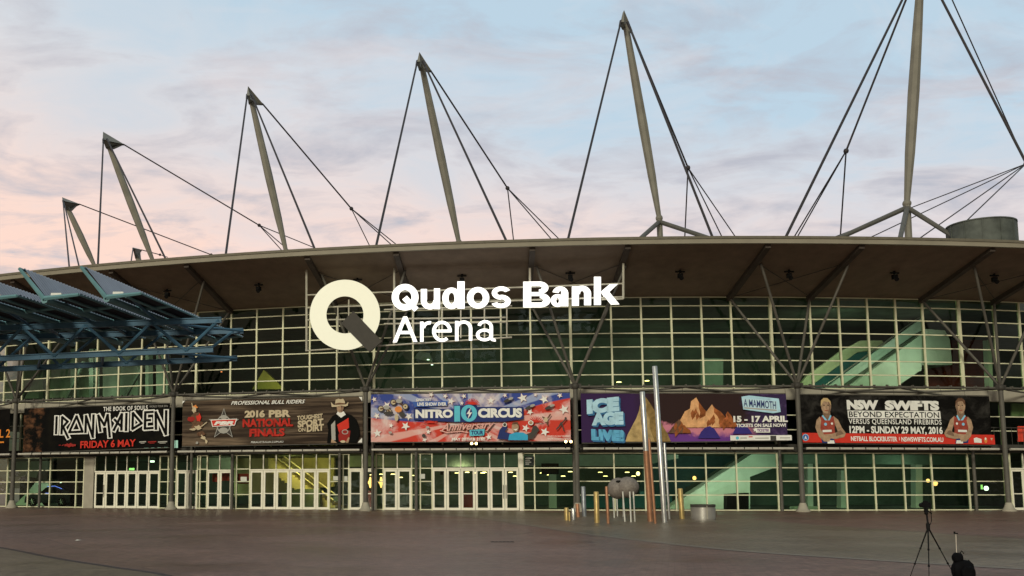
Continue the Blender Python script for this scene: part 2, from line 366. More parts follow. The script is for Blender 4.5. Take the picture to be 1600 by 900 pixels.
# glazing of the upper storey, bay by bay
OFFS = [0.0, 0.0232, 0.0403, 0.0574, 0.0746, 0.0915, 0.1143]
UZ = [7.50, 8.37, 9.24, 10.10, 10.96, 11.84, 12.67, 13.22]
def pane_arc(mb, t0, t1, r, z0, z1, n=6): return arc(mb, t0, t1, [(r, z0), (r, z1)], n)
prnd = random.Random(11)
def pane_grid(mb, ts, r, zs):           # every pane its own flat sheet, set a hair out of true
    for a, b in zip(ts, ts[1:]):
        for z0, z1 in zip(zs, zs[1:]):
            e = [prnd.uniform(-.006, .006) for _ in range(3)]
            mb.add([A(a, r + e[0], z0), A(b, r + e[1], z0), A(b, r + e[1] + e[2], z1), A(a, r + e[0] + e[2], z1)], [(0, 1, 2, 3)], prnd.choice((0, 0, 0, 1, 1, 2)))
    return mb
for i in range(len(POSTS) - 1):
    p = POSTS[i]
    mb = MB()
    for k, o in enumerate(OFFS[:-1]):
        w = (0.075 if k == 0 else 0.052) / RG
        mb.pbox(p + o - w, p + o + w, RG - 0.08, RG + (0.14 if k == 0 else 0.08), UZ[0], UZ[-1], 1 if k == 0 else 0)
    for z in UZ: mb.pbox(p, p + OFFS[-1], RG - 0.04, RG + 0.055, z - 0.032, z + 0.032, 0, 4)
    fr = MB(); fr.v, fr.f, fr.m = mb.v, mb.f, mb.m
    g = MB(); pane_grid(g, [p + o for o in OFFS], RG, UZ)
    w_ = g.build('upper_window', [GLASS, GLASS_B, GLASS_C], arena); fr.build('mullion_frame', [CREAM, CREAM], w_)
    # middle storey behind the banners
    g = MB(); pane_arc(g, p, p + OFFS[-1], RG, 4.05, 6.78); w_ = g.build('middle_window', GLASS, arena, True)
    mb = MB()
    for k, o in enumerate(OFFS[:-1]): mb.pbox(p + o - 0.05 / RG, p + o + 0.05 / RG, RG - 0.08, RG + 0.07, 4.05, 6.78)
    for z in (4.95, 5.85): mb.pbox(p, p + OFFS[-1], RG - 0.04, RG + 0.05, z - 0.03, z + 0.03, 0, 4)
    mb.build('mullion_frame', CREAM, w_)
    # slab edges
    mb = MB(); mb.pbox(p, p + OFFS[-1], RG - 0.5, RG + 0.35, 6.78, 7.46, 0, 4); mb.build('slab_edge', SLAB, arena)
    mb = MB(); mb.pbox(p, p + OFFS[-1], RG - 0.5, RG + 0.30, 3.60, 4.05, 0, 4); mb.build('canopy_edge', DSTEEL, arena)
    # slender wall post in front of the mullion
    mb = MB(); mb.tube(A(p, RG + 0.45, 0), A(p, RG + 0.45, 6.9), 0.095, n=10); mb.build('wall_post', STEEL, arena, True)
for x in (366, 533, 652):
    t = th(x, 795, RG)[0]; mb = MB(); mb.tube(A(t, RG + 0.42, 0), A(t, RG + 0.42, 3.6), 0.10, n=10); mb.build('wall_post', STEEL, arena, True)
# columns with their branching struts, trusses and rails
for k, c in enumerate(COLS):
    mb = MB(); mb.tube(A(c, RC, 0.3), A(c, RC, 7.5), 0.15, 0.135, 14)
    co = mb.build('column', STEEL, arena, True)
    mb = MB(); mb.lathe(A(c, RC, 0), [(0.0, 0), (0.40, 0), (0.40, 0.10), (0.30, 0.16), (0.17, 0.52), (0.0, 0.52)], 16); mb.build('column_foot', SLAB, co, True)
    mb = MB(); mb.sphere(A(c, RC, 7.46), 0.24, 12, 8); mb.box(A(c, RC, 7.46), (0.7, 0.12, 0.3), 0, c); mb.build('node', DSTEEL, co, True)
    p = POSTS[0] + 0.1143 * round((c - POSTS[0]) / 0.1143)
    for (t, r, z) in ((p - 0.0208, 113.0, soffz(113) - .15), (p + 0.0249, 113.0, soffz(113) - .15), (p - 0.0236, RG + 0.22, 13.1), (p + 0.0225, RG + 0.22, 13.1)):
        mb = MB(); mb.tube(A(c, RC, 7.5), A(t, r, z), 0.085, 0.075, 10); mb.build('strut', STEEL, co, True)
    mb = MB()
    for sx in (-1, 1):
        mb.tube(A(p + sx * 0.0225, 113, soffz(113) - .12), A(p - sx * 0.0225, RG + .4, 13.15), 0.022, n=6)
    mb.build('brace_rod', DSTEEL, co)
for a, b in zip(COLS, COLS[1:]):
    mb = MB(); n = 8; pa = A(a, RC, 7.43); pb = A(b, RC, 7.43)
    mb.tube(pa, pb, 0.065, n=10)
    for i in range(1, 16):
        q = pa.lerp(pb, i / 16); mb.box(q + Vector((0, 0, 0.06)), (0.07, 0.2, 0.13), 0, (a + b) / 2)
    zb = 7.30; mid = A((a + b) / 2, RG + 0.55, zb)
    for f, g_ in ((0.0, 0.30), (0.5, 0.30), (0.5, 0.70), (1.0, 0.70)):
        mb.tube(pa.lerp(pb, f) - Vector((0, 0, .05)), A(a + (b - a) * g_, RG + 0.4, zb), 0.06, n=8)
    mb.tube(A(a + (b - a) * .3, RG + .42, zb), A(a + (b - a) * .7, RG + .42, zb), 0.05, n=8)
    mb.build('truss', STEEL, arena, True)
    mb = MB(); m0 = 0.045; pa = A(a, RC, 3.72); pb = A(b, RC, 3.72)
    mb.tube(pa.lerp(pb, .03), pa.lerp(pb, .97), 0.075, n=10)
    for i in range(2, 15): mb.box(pa.lerp(pb, i / 16) + Vector((0, 0, 0.03)), (0.05, 0.2, 0.16), 1, (a + b) / 2)
    for f in (.02, .26, .5, .74, .98): mb.tube(pa.lerp(pb, f), A(a + (b - a) * f, RG + 0.3, 3.78), 0.05, n=8, mi=1)
    mb.build('rail', [mat('pale_rail', (0.46, 0.44, 0.38), 0.5), DSTEEL], arena, True)

# ground storey: doors and fixed glass
def gt(x): return th(x, 795, RG)[0]
ZS = [0.05, 0.96, 1.80, 2.62, 3.52]
def fixed(x0, x1, muls=(), zs=ZS, z1=3.55):
    a, b = gt(x0), gt(x1); g = MB(); pane_grid(g, sorted([a, b] + [gt(x) for x in muls]), RG, [0.0] + list(zs[1:-1]) + [z1]); w_ = g.build('shop_window', [GLASS, GLASS_B, GLASS_C], arena)
    mb = MB()
    for x in [x0, x1] + list(muls): t = gt(x); mb.pbox(t - .04 / RG, t + .04 / RG, RG - .06, RG + .07, 0, z1)
    for z in zs: mb.pbox(a, b, RG - .04, RG + .05, z - .03, z + .03)
    mb.build('mullion_frame', CREAM, w_)
def doors(edges, top=2.52, handles=()):
    a, b = gt(edges[0]), gt(edges[-1])
    g = MB(); pane_arc(g, a, b, RG, top + .08, 3.55, 4); w_ = g.build('transom_window', GLASS, arena, True)
    mb = MB()
    for x in edges: t = gt(x); mb.pbox(t - .03 / RG, t + .03 / RG, RG - .05, RG + .06, top + .08, 3.55)
    mb.pbox(a, b, RG - .06, RG + .09, top, top + .085); mb.build('mullion_frame', DOORW, w_)
    for i, (x0, x1) in enumerate(zip(edges, edges[1:])):
        t0, t1 = gt(x0) + .012 / RG, gt(x1) - .012 / RG; w = 0.135 / RG
        mb = MB()
        mb.pbox(t0, t0 + w, RG - .03, RG + .04, 0.02, top - .005); mb.pbox(t1 - w, t1, RG - .03, RG + .04, 0.02, top - .005)
        mb.pbox(t0 + w, t1 - w, RG - .03, RG + .04, 0.02, 0.17); mb.pbox(t0 + w, t1 - w, RG - .03, RG + .04, top - .13, top - .005)
        mb.pbox(t0 + w, t1 - w, RG - .012, RG + .012, 1.0, 1.06)
        d = mb.build('door', DOORW, arena)
        g = MB(); g.add([A(t0 + w, RG, .17), A(t1 - w, RG, .17), A(t1 - w, RG, top - .13), A(t0 + w, RG, top - .13)], [(0, 1, 2, 3)]); g.build('pane', DGLASS, d)
        if i in handles:
            t = (t1 - w * .5) if i % 2 == 0 else (t0 + w * .5); h = MB()
            h.path([A(t, RG + .04, .75), A(t, RG + .12, .78), A(t, RG + .12, 1.55), A(t, RG + .04, 1.58)], .022, 8); h.build('handle', mat('steel_handle', (.35, .35, .33), .3, .9), d)
fixed(-190, 130, (-140, -100, -60, -20, 10, 43, 77, 118))
mb = MB(); mb.pbox(gt(131), gt(146), RG - .3, RG + .10, 0, 3.55); mb.build('wall_pier', SLAB, arena)
doors([147, 163.5, 180.5, 197, 213.5, 231, 249], 2.46, (0,))
fixed(249, 275, (262,))
doors([275, 291.5, 308], 2.48); fixed(308, 323, (312,)); doors([323, 342.5, 362], 2.50)
fixed(362, 390, (369,)); doors([390, 411, 431, 452, 472.5, 494, 515], 2.52)
fixed(515, 545, (536,)); doors([545, 566, 588], 2.54); fixed(588, 599); doors([599, 621, 643.5], 2.55); fixed(643.5, 675.5, (657,))
doors([675.5, 698, 720.5, 743, 766, 789, 811.5], 2.57, (4, 5))
mb = MB(); mb.pbox(gt(812), gt(818), RG - .2, RG + .12, 0, 3.58); mb.build('door_jamb', DOORW, arena)
fixed(818, 1573, (836, 902, 961, 1009, 1057, 1105, 1153, 1217, 1279, 1324, 1369, 1415, 1459, 1516))
doors([1582, 1603, 1624, 1645], 2.55); fixed(1573, 1582); fixed(1645, 1900, (1700, 1750, 1800, 1850))
# roof masts and their cables
def to_roof(a, b):                # follow the line a->b on until it lands on the roof
    a, b = Vector(a), Vector(b); d = (b - a).normalized()
    for i in range(800):
        p = a + d * (i * 0.2); r = math.hypot(p.x - CX, p.y - CY)
        if i > 5 and p.z <= roofz(min(r, 115.2)): return p
    return b
def mast(joint, top, D, rad, stays, back, legs=(), nodeD=10, hs=1.0):
    j = dep(*joint, D); t = dep(*top, D); ax = (j - t).normalized()
    s0 = t + ax * 1.0
    mb = MB(); L = (j - t).length
    mb.path([t + ax * 1.2, t.lerp(j, .3), t.lerp(j, .55), t.lerp(j, .8), j], [rad * .62, rad * .86, rad, rad * .86, rad * .5], 8)
    M = mb.build('mast', MASTM, arena)
    mb = MB(); mb.sphere(j, rad * .75, 10, 8); mb.build('pivot', MASTM, M, True)
    ends = [to_roof(t, dep(x, y, d)) for x, y, d in stays]
    nd = None
    if back: nd = dep(back[0][0], back[0][1], D + nodeD)
    dirs = [(e - t).normalized() for e in ends] + ([(nd - t).normalized()] if nd else [])
    # forked head plate
    px = sorted(dirs, key=lambda d: d.x); dl, dr = px[0], px[-1]
    s = D / 77.5 * hs
    nrm = Vector((0, 1, 0)); pl = [t, t + dl * 2.3 * s, t + dl * 2.3 * s + Vector((.25, 0, 0)) * s, t + ax * 1.5 * s + Vector((-.3, 0, 0)) * s, t + ax * 1.5 * s + Vector((.3, 0, 0)) * s, t + dr * 1.9 * s - Vector((.22, 0, 0)) * s, t + dr * 1.9 * s]
    pl = [p - nrm * .25 for p in pl]
    mb = MB(); mb.prism(pl, nrm * .5); mb.build('head_plate', MASTM, M)
    for e, d in zip(ends, dirs):
        mb = MB(); mb.tube(t + d * 2.2 * s, e, 0.085, n=8); mb.tube(t + d * 1.9 * s, t + d * 2.9 * s, .13, .10, 8); mb.build('cable', CABLE, M, True)
    if nd:
        mb = MB(); mb.tube(t + dirs[-1] * 1.8 * s, nd, 0.08, n=8); mb.sphere(nd, .22, 8, 6)
        for x, y, d in back[1:]: mb.tube(nd, to_roof(nd, dep(x, y, D + d)), 0.06, n=6)
        mb.build('cable', CABLE, M, True)
    for x, y, d in legs:
        mb = MB(); e = to_roof(j - Vector((0, 0, .5)), dep(x, y, D + d)); mb.tube(j - Vector((0, 0, .3)), e, .19, .15, 8); mb.build('mast_leg', STEEL if d else MASTM, M, True)
    e = Vector((j.x + (j - t).normalized().x * .6, j.y, roofz(math.hypot(j.x - CX, j.y - CY)) - .1))
    mb = MB(); mb.tube(j, e, rad * .62, n=8); mb.build('mast_leg', MASTM, M, True)
mast((1417, 318), (1440, -62), 70, .42, [(1228, 370, 57), (1601, 250, 62)], [(1322, 236), (1241, 370, 14), (1246, 370, 16), (1313, 370, 12)], [(1315, 372, -4), (1492, 373, -4), (1407, 372, -5)], 6)
mast((1030, 341), (974, 18), 77.5, .40, [(888, 372, 58), (1113, 370, 60)], [(1075, 262), (1128, 370, 14), (1149, 370, 18), (1070, 370, 12)], [(1004, 372, -4), (1100, 372, -4)], 8)
mast((717, 379), (655, 83), 85, .40, [(588, 383, 60), (790, 374, 62)], [(793, 294), (860, 372, 18), (872, 372, 22), (802, 372, 14)])
mast((447, 393), (388, 136), 92, .40, [(353, 396, 66), (491, 387, 68)], [(549, 326), (610, 381, 18), (618, 381, 22), (577, 383, 14)])
mast((239, 408), (162, 207), 104, .42, [(153, 412, 76), (258, 403, 78)], [(405, 352), (450, 390, 18), (491, 387, 24), (440, 391, 14)])
mast((149, 418), (98, 309), 127, .44, [(108, 415, 92), (123, 414, 95)], [(330, 398), (345, 402, 10)], nodeD=16, hs=.8)
mast((236, 450), (208, 387), 152, .50, [(205, 408, 120)], [(250, 398), (262, 402, 10)], nodeD=8, hs=.7)
# stays of the next mast beyond the right edge of the view
mb = MB(); nd = dep(1603, 256, 78)
mb.sphere(nd, .2, 8, 6)
for x, y, d in ((1302, 371, 80), (1360, 371, 74), (1436, 373, 70), (1480, 374, 66)): mb.tube(nd, to_roof(nd, dep(x, y, d)), .045, n=6)
mb.tube(nd, dep(1460, -62, 70), .05, n=6)
mb.build('cable', CABLE, arena, True)
# round roof plant tank
c = dep(1534, 372, 66); r = 2.12; zt = dep(1534, 353, 66).z
mb = MB(); mb.lathe((c.x, c.y, 0), [(r, 17), (r, zt), (r + .06, zt), (r + .06, zt + .08), (r - .1, zt + .08), (r - .1, zt - .5), (0, zt - .5)], 36)
for k in range(12):
    a = 2 * pi * k / 12; mb.box((c.x + (r + .02) * cos(a), c.y + (r + .02) * sin(a), (17 + zt) / 2), (.05, .05, zt - 17), 0, a)
mb.build('roof_tank', mat('weathered_zinc', (.085, .095, .085), .7, .1, .35, 1.2), arena, True)

# interior
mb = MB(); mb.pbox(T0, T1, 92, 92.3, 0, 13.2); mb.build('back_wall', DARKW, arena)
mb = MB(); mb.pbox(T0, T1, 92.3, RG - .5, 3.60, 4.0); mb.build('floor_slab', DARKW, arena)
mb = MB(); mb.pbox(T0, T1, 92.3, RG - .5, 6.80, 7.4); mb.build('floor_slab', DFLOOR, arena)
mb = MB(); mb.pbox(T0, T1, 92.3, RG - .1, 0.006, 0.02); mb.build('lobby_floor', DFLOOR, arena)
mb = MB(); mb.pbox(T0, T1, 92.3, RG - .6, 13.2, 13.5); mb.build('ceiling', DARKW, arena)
def panel(name, pts, R, thick, m_, parent=None, lab=None):
    mb = MB(); P = [on(x, y, R) for x, y in pts]; c = sum(P, Vector()) / len(P); t = math.atan2(c.x - CX, CY - c.y)
    mb.prism(P, (-sin(t) * thick, cos(t) * thick, 0)); return mb.build(name, m_, parent or arena, label=lab)
# right: pale stair to the upper storey, seen through the glass
st = panel('staircase', [(1325, 606), (1440, 522), (1440, 578), (1398, 606)], 103.5, 1.6, PALEW)
panel('balustrade', [(1290, 606), (1330, 577), (1440, 497), (1440, 517), (1312, 606)], 103.0, .12, mat('pale_balustrade', (.45, .56, .5), .5), st)
panel('stringer', [(1312, 606), (1440, 517), (1440, 521), (1318, 606)], 103.2, .2, DARKW, st)
for x in (1340, 1365, 1390, 1415):
    panel('panel_joint', [(x, 606 - (x - 1330) * .735 + 2), (x + .8, 606 - (x - 1330) * .735 + 2), (x + .8, min(604, 640 - (x - 1330) * .62)), (x, min(604, 640 - (x - 1330) * .62))], 103.44, .05, DARKW, st)
for x in range(1300, 1440, 14):
    y = 606 - (x - 1290) * .727 + 3; panel('baluster', [(x, y + 12), (x, y - 2), (x + 1, y - 2), (x + 1, y + 12)], 102.9, .06, DARKW, st)
mb = MB(); mb.tube(on(1290, 602, 102.8), on(1442, 492, 102.8), .06, n=8); mb.build('handrail', mat('dull_handrail', (.3, .3, .27), .4, .6), st, True)
for k_, (x, y) in enumerate(((1345, 578), (1395, 553), (1436, 529))): panel('opening', [(x, y + 9), (x + 1, y - 4), (x + 7, y - 7), (x + 8, y + 4)], 102.85, .04, DARKW, st)
panel('landing', [(1447, 514), (1476, 516), (1484, 530), (1488, 570), (1447, 570)], 103.5, 2.5, PALEW, st)
panel('wall_panel', [(1246, 606), (1262, 586), (1288, 568), (1310, 551), (1345, 532), (1378, 532), (1392, 545), (1340, 550), (1262, 606)], 101, .3, mat('lime_wall', (.66, .72, .46), .8), arena)
panel('wall_panel', [(1264, 606), (1340, 551), (1392, 546), (1380, 560), (1306, 606)], 101.2, .3, TEALW, arena)
panel('wall_panel', [(1449, 572), (1490, 570), (1486, 531), (1545, 531), (1545, 606), (1449, 606)], 101, .3, REDW, arena)
panel('inner_column', [(1543, 531), (1549, 531), (1552, 606), (1546, 606)], 104, .4, PALEW)
panel('wall_panel', [(1095, 606), (1095, 560), (1130, 560), (1130, 606)], 98, .3, mat('grey_green_wall', (.16, .2, .16), .8), arena)
# right ground storey: wedge under the stair flight
st = panel('staircase', [(1040, 797), (1180, 706), (1217, 706), (1217, 728), (1172, 745), (1172, 797)], 104, 1.2, PALEW)
panel('wall_panel', [(900, 797), (900, 775), (1050, 775), (1050, 797)], 101, .3, TEALW)
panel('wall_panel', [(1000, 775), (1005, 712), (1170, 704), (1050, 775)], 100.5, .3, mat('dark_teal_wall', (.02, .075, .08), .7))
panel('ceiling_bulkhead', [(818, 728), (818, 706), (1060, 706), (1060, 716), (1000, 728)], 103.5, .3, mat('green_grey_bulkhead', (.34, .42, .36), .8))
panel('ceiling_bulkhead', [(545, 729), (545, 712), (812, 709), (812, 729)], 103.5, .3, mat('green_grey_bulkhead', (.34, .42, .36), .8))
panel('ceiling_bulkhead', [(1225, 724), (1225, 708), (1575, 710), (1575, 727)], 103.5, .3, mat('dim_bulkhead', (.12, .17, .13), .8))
panel('cabinet', [(1136, 797), (1136, 772), (1170, 770), (1170, 797)], 105.8, .6, BLACK)
for x0, w, y0 in ((1314, 9, 735), (1431, 10, 712), (858, 11, 735), (1262, 8, 715)): panel('inner_column', [(x0, 797), (x0, y0), (x0 + w, y0), (x0 + w + 1, 797)], 102, .5, PALEW)
panel('bench', [(1240, 797), (1240, 791), (1278, 791), (1278, 797)], 106, .5, PALEW)
# left: pale walls, stair wedge
panel('wall_panel', [(-200, 628), (-200, 560), (262, 553), (262, 618)], 101, .3, mat('pale_green_wall', (.42, .52, .42), .8))
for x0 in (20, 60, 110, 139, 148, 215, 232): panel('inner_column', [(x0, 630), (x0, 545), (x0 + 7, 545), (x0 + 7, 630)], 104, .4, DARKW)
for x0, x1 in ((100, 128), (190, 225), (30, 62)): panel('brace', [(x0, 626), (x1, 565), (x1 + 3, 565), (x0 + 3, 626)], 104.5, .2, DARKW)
panel('staircase', [(14, 797), (40, 772), (57, 752), (76, 750), (76, 797)], 104, 1.0, PALEW)
panel('wall_panel', [(0, 745), (0, 716), (74, 716), (74, 750), (45, 745)], 100, .3, PALEW)
panel('wall_panel', [(56, 750), (60, 735), (76, 735), (76, 750)], 101, .3, DARKW)
panel('wall_panel', [(-180, 797), (-180, 712), (10, 712), (10, 797)], 101, .3, PALEW)
# yellow-lit lobby with the stair running down to the right
panel('wall_panel', [(366, 776), (366, 700), (522, 695), (522, 760)], 99.5, .3, YELW)
panel('wall_panel', [(300, 735), (300, 712), (362, 712), (362, 735)], 102, .3, mat('pale_green_wall', (.42, .52, .42), .8))
st = MB()
ta, tb = th(428, 712, 102)[0], th(530, 790, 102)[0]
for i in range(20):
    t = ta + (tb - ta) * i / 20; t2 = ta + (tb - ta) * (i + 1) / 20; z = 3.5 * (1 - i / 20)
    st.pbox(t, t2, 101, 103, max(0.02, z - .9), z, 0, 1)
stc = st.build('staircase', YELW, arena)
for r_, dzr in ((103.05, .95), (102.95, .45)):
    mb = MB(); mb.tube(A(ta, r_, 3.5 + dzr), A(tb, r_, dzr), .05, n=8); mb.build('handrail', mat('bright_handrail', (.8, .72, .5), .35, .6), stc, True)
panel('wall_panel', [(440, 797), (440, 768), (466, 764), (500, 764), (500, 797)], 104, .4, DARKW)
panel('wall_panel', [(573, 797), (573, 767), (588, 767), (588, 797)], 105, .3, REDW)
panel('wall_panel', [(722, 797), (722, 770), (744, 770), (744, 797)], 105, .3, REDW)
panel('wall_panel', [(394, 608), (412, 578), (440, 604), (443, 608)], 103, .4, mat('olive_panel', (.5, .42, .10), .7))
panel('wall_panel', [(646, 560), (656, 548), (672, 552), (676, 566)], 102, .3, mat('grey_panel', (.4, .42, .38), .7))
# hanging screens
for x0, x1, y0, y1 in ((846, 873, 724, 741), (60, 73, 735, 749), (688, 704, 733, 742)): panel('hanging_screen', [(x0, y1), (x0, y0), (x1, y0), (x1, y1)], 104.5, .15, BLACK)
# lit fittings
def fitting(name, x, y, R, kind, m_, s=1.0):
    c = on(x, y, R); mb = MB()
    if kind == 'disc': mb.lathe(c, [(0, .03), (.12 * s, .03), (.16 * s, 0), (.16 * s, -.02), (0, -.02)], 12)
    elif kind == 'bulb': mb.sphere(c, .11 * s, 10, 8); mb.tube(c, c + Vector((0, 0, .35)), .02, n=6)
    elif kind == 'pendant': mb.lathe(c, [(0, .38), (.05, .36), (.10, .12), (.20, 0), (.10, -.12), (.04, -.35), (0, -.36)], 12)
    elif kind == 'tall': mb.lathe(c, [(0, .16 * s), (.10 * s, .13 * s), (.15 * s, 0), (.10 * s, -.13 * s), (0, -.16 * s)], 12)
    elif kind == 'box': mb.box(c, (.36 * s, .12, .16 * s))
    elif kind == 'bar': mb.box(c, (.12 * s, .12, .55 * s))
    return mb.build(name, m_, arena, True)
for x, y in ((847, 739), (858, 742), (880, 744), (891, 737), (938, 738), (946, 744), (980, 738), (990, 744), (1024, 739), (714, 739), (730, 738), (742, 739), (754, 739), (757, 738), (798, 738), (805, 744), (581, 742), (596, 741), (614, 741), (626, 746), (644, 743)): fitting('downlight', x, y, 99 + (x % 3), 'disc', LAMPY, 1.0)
for x in (578.5, 595.5): fitting('pendant_lamp', x, 754, 104.5, 'pendant', LAMPO)
fitting('wall_lamp', 1085, 747, 101, 'tall', LAMPO, .9); fitting('wall_lamp', 1461, 755, 103, 'tall', LAMPO, 1.15); fitting('wall_lamp', 1450, 751, 103, 'tall', LAMPO, .8); fitting('wall_lamp', 997, 740, 101, 'tall', LAMPY, .9)
fitting('lit_screen', 1541, 763, 104, 'tall', LAMPW, 1.0); fitting('exit_sign', 1534, 761, 104.2, 'bar', EXITG, .55)
fitting('exit_sign', 206, 733, 104, 'box', EXITG, 1.0)
fitting('downlight', 238, 721, 102, 'box', LAMPW, .8); fitting('downlight', 80, 753, 102, 'disc', LAMPW, .5); fitting('downlight', 95, 754, 102, 'disc', LAMPW, .4); fitting('downlight', 110, 753, 102, 'disc', LAMPW, .4)
fitting('downlight', 967, 597, 102, 'disc', LAMPY, 1.1); fitting('downlight', 1011, 595, 102, 'disc', LAMPY, 1.0); fitting('downlight', 669, 562, 103, 'disc', LAMPW, .6); fitting('downlight', 675, 570, 103, 'disc', LAMPW, .5); fitting('downlight', 346, 581, 103, 'disc', mat('lit_red_lamp', (1, .2, .1), .5, emit=(1, .25, .1), es=3), .4)
fitting('downlight', 449, 701, 104, 'bar', LAMPW, .5)
# lit letters inside the glass, half hidden behind the concert banner
# (only their lower edges and the last strokes show)
for x0, x1, y0, y1 in ((178, 189, 694, 703), (225, 231, 690, 701), (236, 240, 690, 701), (246, 250, 690, 701), (253, 261, 690, 700), (271, 273, 688, 703), (275, 277, 688, 703)):
    panel('lit_letter', [(x0, y1), (x0, y0), (x1, y0), (x1, y1)], 107.3, .08, mat('lit_letter_white', (.9, 1, 1), .5, emit=(.75, .95, .9), es=1.1))
def lamp(x, y, R, col, e, size=1.5):       # unseen area lights added to brighten the rooms, turned away from the glass
    l = bpy.data.lights.new('interior_lamp', 'AREA'); l.energy = e; l.color = col; l.size = max(.6, size * 2); l.spread = radians(150)
    o = bpy.data.objects.new('interior_lamp', l); COL.objects.link(o); o.location = on(x, y, R); t = th(x, y, R)[0]
    o.rotation_euler = Vector((sin(t), -cos(t), .25)).to_track_quat('Z', 'Y').to_euler(); return o
lamp(450, 712, 105.0, (1.0, .80, .28), 120, .5); lamp(490, 742, 105.5, (1.0, .80, .28), 70, .4)
lamp(1120, 730, 106.6, (.9, 1.0, .88), 62, .4); lamp(1195, 722, 106.6, (.9, 1.0, .88), 22, .4)
lamp(1340, 520, 106.6, (.98, 1.0, .84), 120, .6); lamp(1460, 545, 106.6, (.95, 1.0, .9), 55, .6); lamp(1110, 575, 106.6, (.9, 1, .7), 22, .6)
lamp(40, 722, 106.6, (.9, 1.0, .88), 60, .4); lamp(110, 570, 106.4, (.95, 1, .88), 110, .6); lamp(200, 580, 106.4, (.95, 1, .88), 45, .6)
lamp(720, 737, 104, (1, .8, .5), 30, .3); lamp(586, 750, 106, (1, .6, .3), 14, .2); lamp(900, 724, 107.2, (.9, 1, .8), 16, 1.2); lamp(680, 724, 107.2, (.9, 1, .8), 14, 1.2); lamp(780, 724, 107.2, (.9, 1, .8), 14, 1.2); lamp(990, 724, 107.2, (.9, 1, .8), 14, 1.2); lamp(1300, 735, 106.4, (.8, 1, .85), 24, .4); lamp(1430, 735, 105, (.8, 1, .85), 30, .4)
lamp(335, 725, 105.5, (1, .95, .75), 30, .3); lamp(1000, 580, 104, (.9, 1, .7), 40, .5); lamp(420, 590, 105.5, (1, .9, .5), 14, .3); lamp(200, 740, 105, (.9, .95, .7), 14, .4)

for x in (620, 760, 900, 1040, 1180, 1320, 1470): lamp(x, 500, 107.4, (.85, 1.0, .78), 9, 1.5)
for x in (1180, 1260, 1370, 1450, 1540): lamp(x, 716, 107.4, (.72, 1.0, .80), 13, 1.2)
for x in (560, 640, 830): lamp(x, 716, 107.4, (.85, 1.0, .85), 8, 1.2)
def wash(x, y, R, col, e):              # added unseen lights deep in the hall, to brighten the rear wall
    o = lamp(x, y, R, col, e, 1.2); return o
for x, e_ in ((190, 45), (330, 45), (600, 45), (740, 45), (870, 30), (980, 18), (1180, 30), (1300, 60), (1420, 60), (1530, 60)): wash(x, 750, 100.3, (.74, 1.0, .80), e_)
for x in (640, 760, 900, 1040, 1150): wash(x, 560, 101, (.85, 1.0, .78), 55)
# balcony at the far right of the middle storey
mb = MB(); a, b = th(1545, 690, RG + .9)[0], th(1760, 690, RG + .9)[0]
for i in range(26):
    t = a + (b - a) * i / 25; mb.tube(A(t, RG + .9, 4.05), A(t, RG + .9, 5.1), .018, n=6)
mb.tube(A(a, RG + .9, 5.1), A(b, RG + .9, 5.1), .035, n=8)
bal = mb.build('balcony_railing', DSTEEL, arena, True)
mb = MB(); mb.pbox(a, b, RG + .3, RG + 1.0, 3.85, 4.05); mb.build('balcony_slab', DSTEEL, bal)
panel('curtain', [(1581, 650), (1581, 616), (1640, 616), (1640, 650)], 107.5, .1, mat('lime_wall', (.66, .72, .46), .8))
# spot lamps on the rail
for x, y in ((737, 693), (744, 693), (884, 690), (892, 690)):
    c = on(x, y, RC + .15); mb = MB(); mb.tube(c + Vector((0, .15, 0)), c, .07, .10, 10); mb.tube(c + Vector((0, .1, 0)), Vector((c.x, c.y + .1, 3.75)), .03, n=6)
    s = mb.build('spot_lamp', BLACK, arena, True); g = MB(); g.lathe(c + Vector((0, -.02, 0)), [(0, .085), (.06, .06), (.085, 0), (.06, -.06), (0, -.085)], 12); g.build('bulb', LAMPY, s, True)


# ------------------------------------------------------------------ lettering helpers
TXT = {}
def text_geo(body, bold=0.0, shear=0.0, space=1.0, res=3):
    key = (body, bold, shear, space)
    if key in TXT: return TXT[key]
    c = bpy.data.curves.new('t', 'FONT'); c.body = body; c.offset = bold; c.shear = shear; c.space_character = space; c.resolution_u = res; c.size = 1.0
    o = bpy.data.objects.new('t', c); COL.objects.link(o)
    dg = bpy.context.evaluated_depsgraph_get(); me = bpy.data.meshes.new_from_object(o.evaluated_get(dg))
    vs = [(v.co.x, v.co.y) for v in me.vertices]; fs = [list(p.vertices) for p in me.polygons]
    bpy.data.objects.remove(o); bpy.data.meshes.remove(me); bpy.data.curves.remove(c)
    TXT[key] = (vs, fs); return TXT[key]
def fit_text(body, x0, y0, x1, y1, **kw):       # glyph outlines stretched to a box (y down)
    vs, fs = text_geo(body, **kw)
    ax = min(v[0] for v in vs); bx = max(v[0] for v in vs); ay = min(v[1] for v in vs); by = max(v[1] for v in vs)
    return [(x0 + (v[0] - ax) / (bx - ax) * (x1 - x0), y1 - (v[1] - ay) / (by - ay) * (y1 - y0)) for v in vs], fs

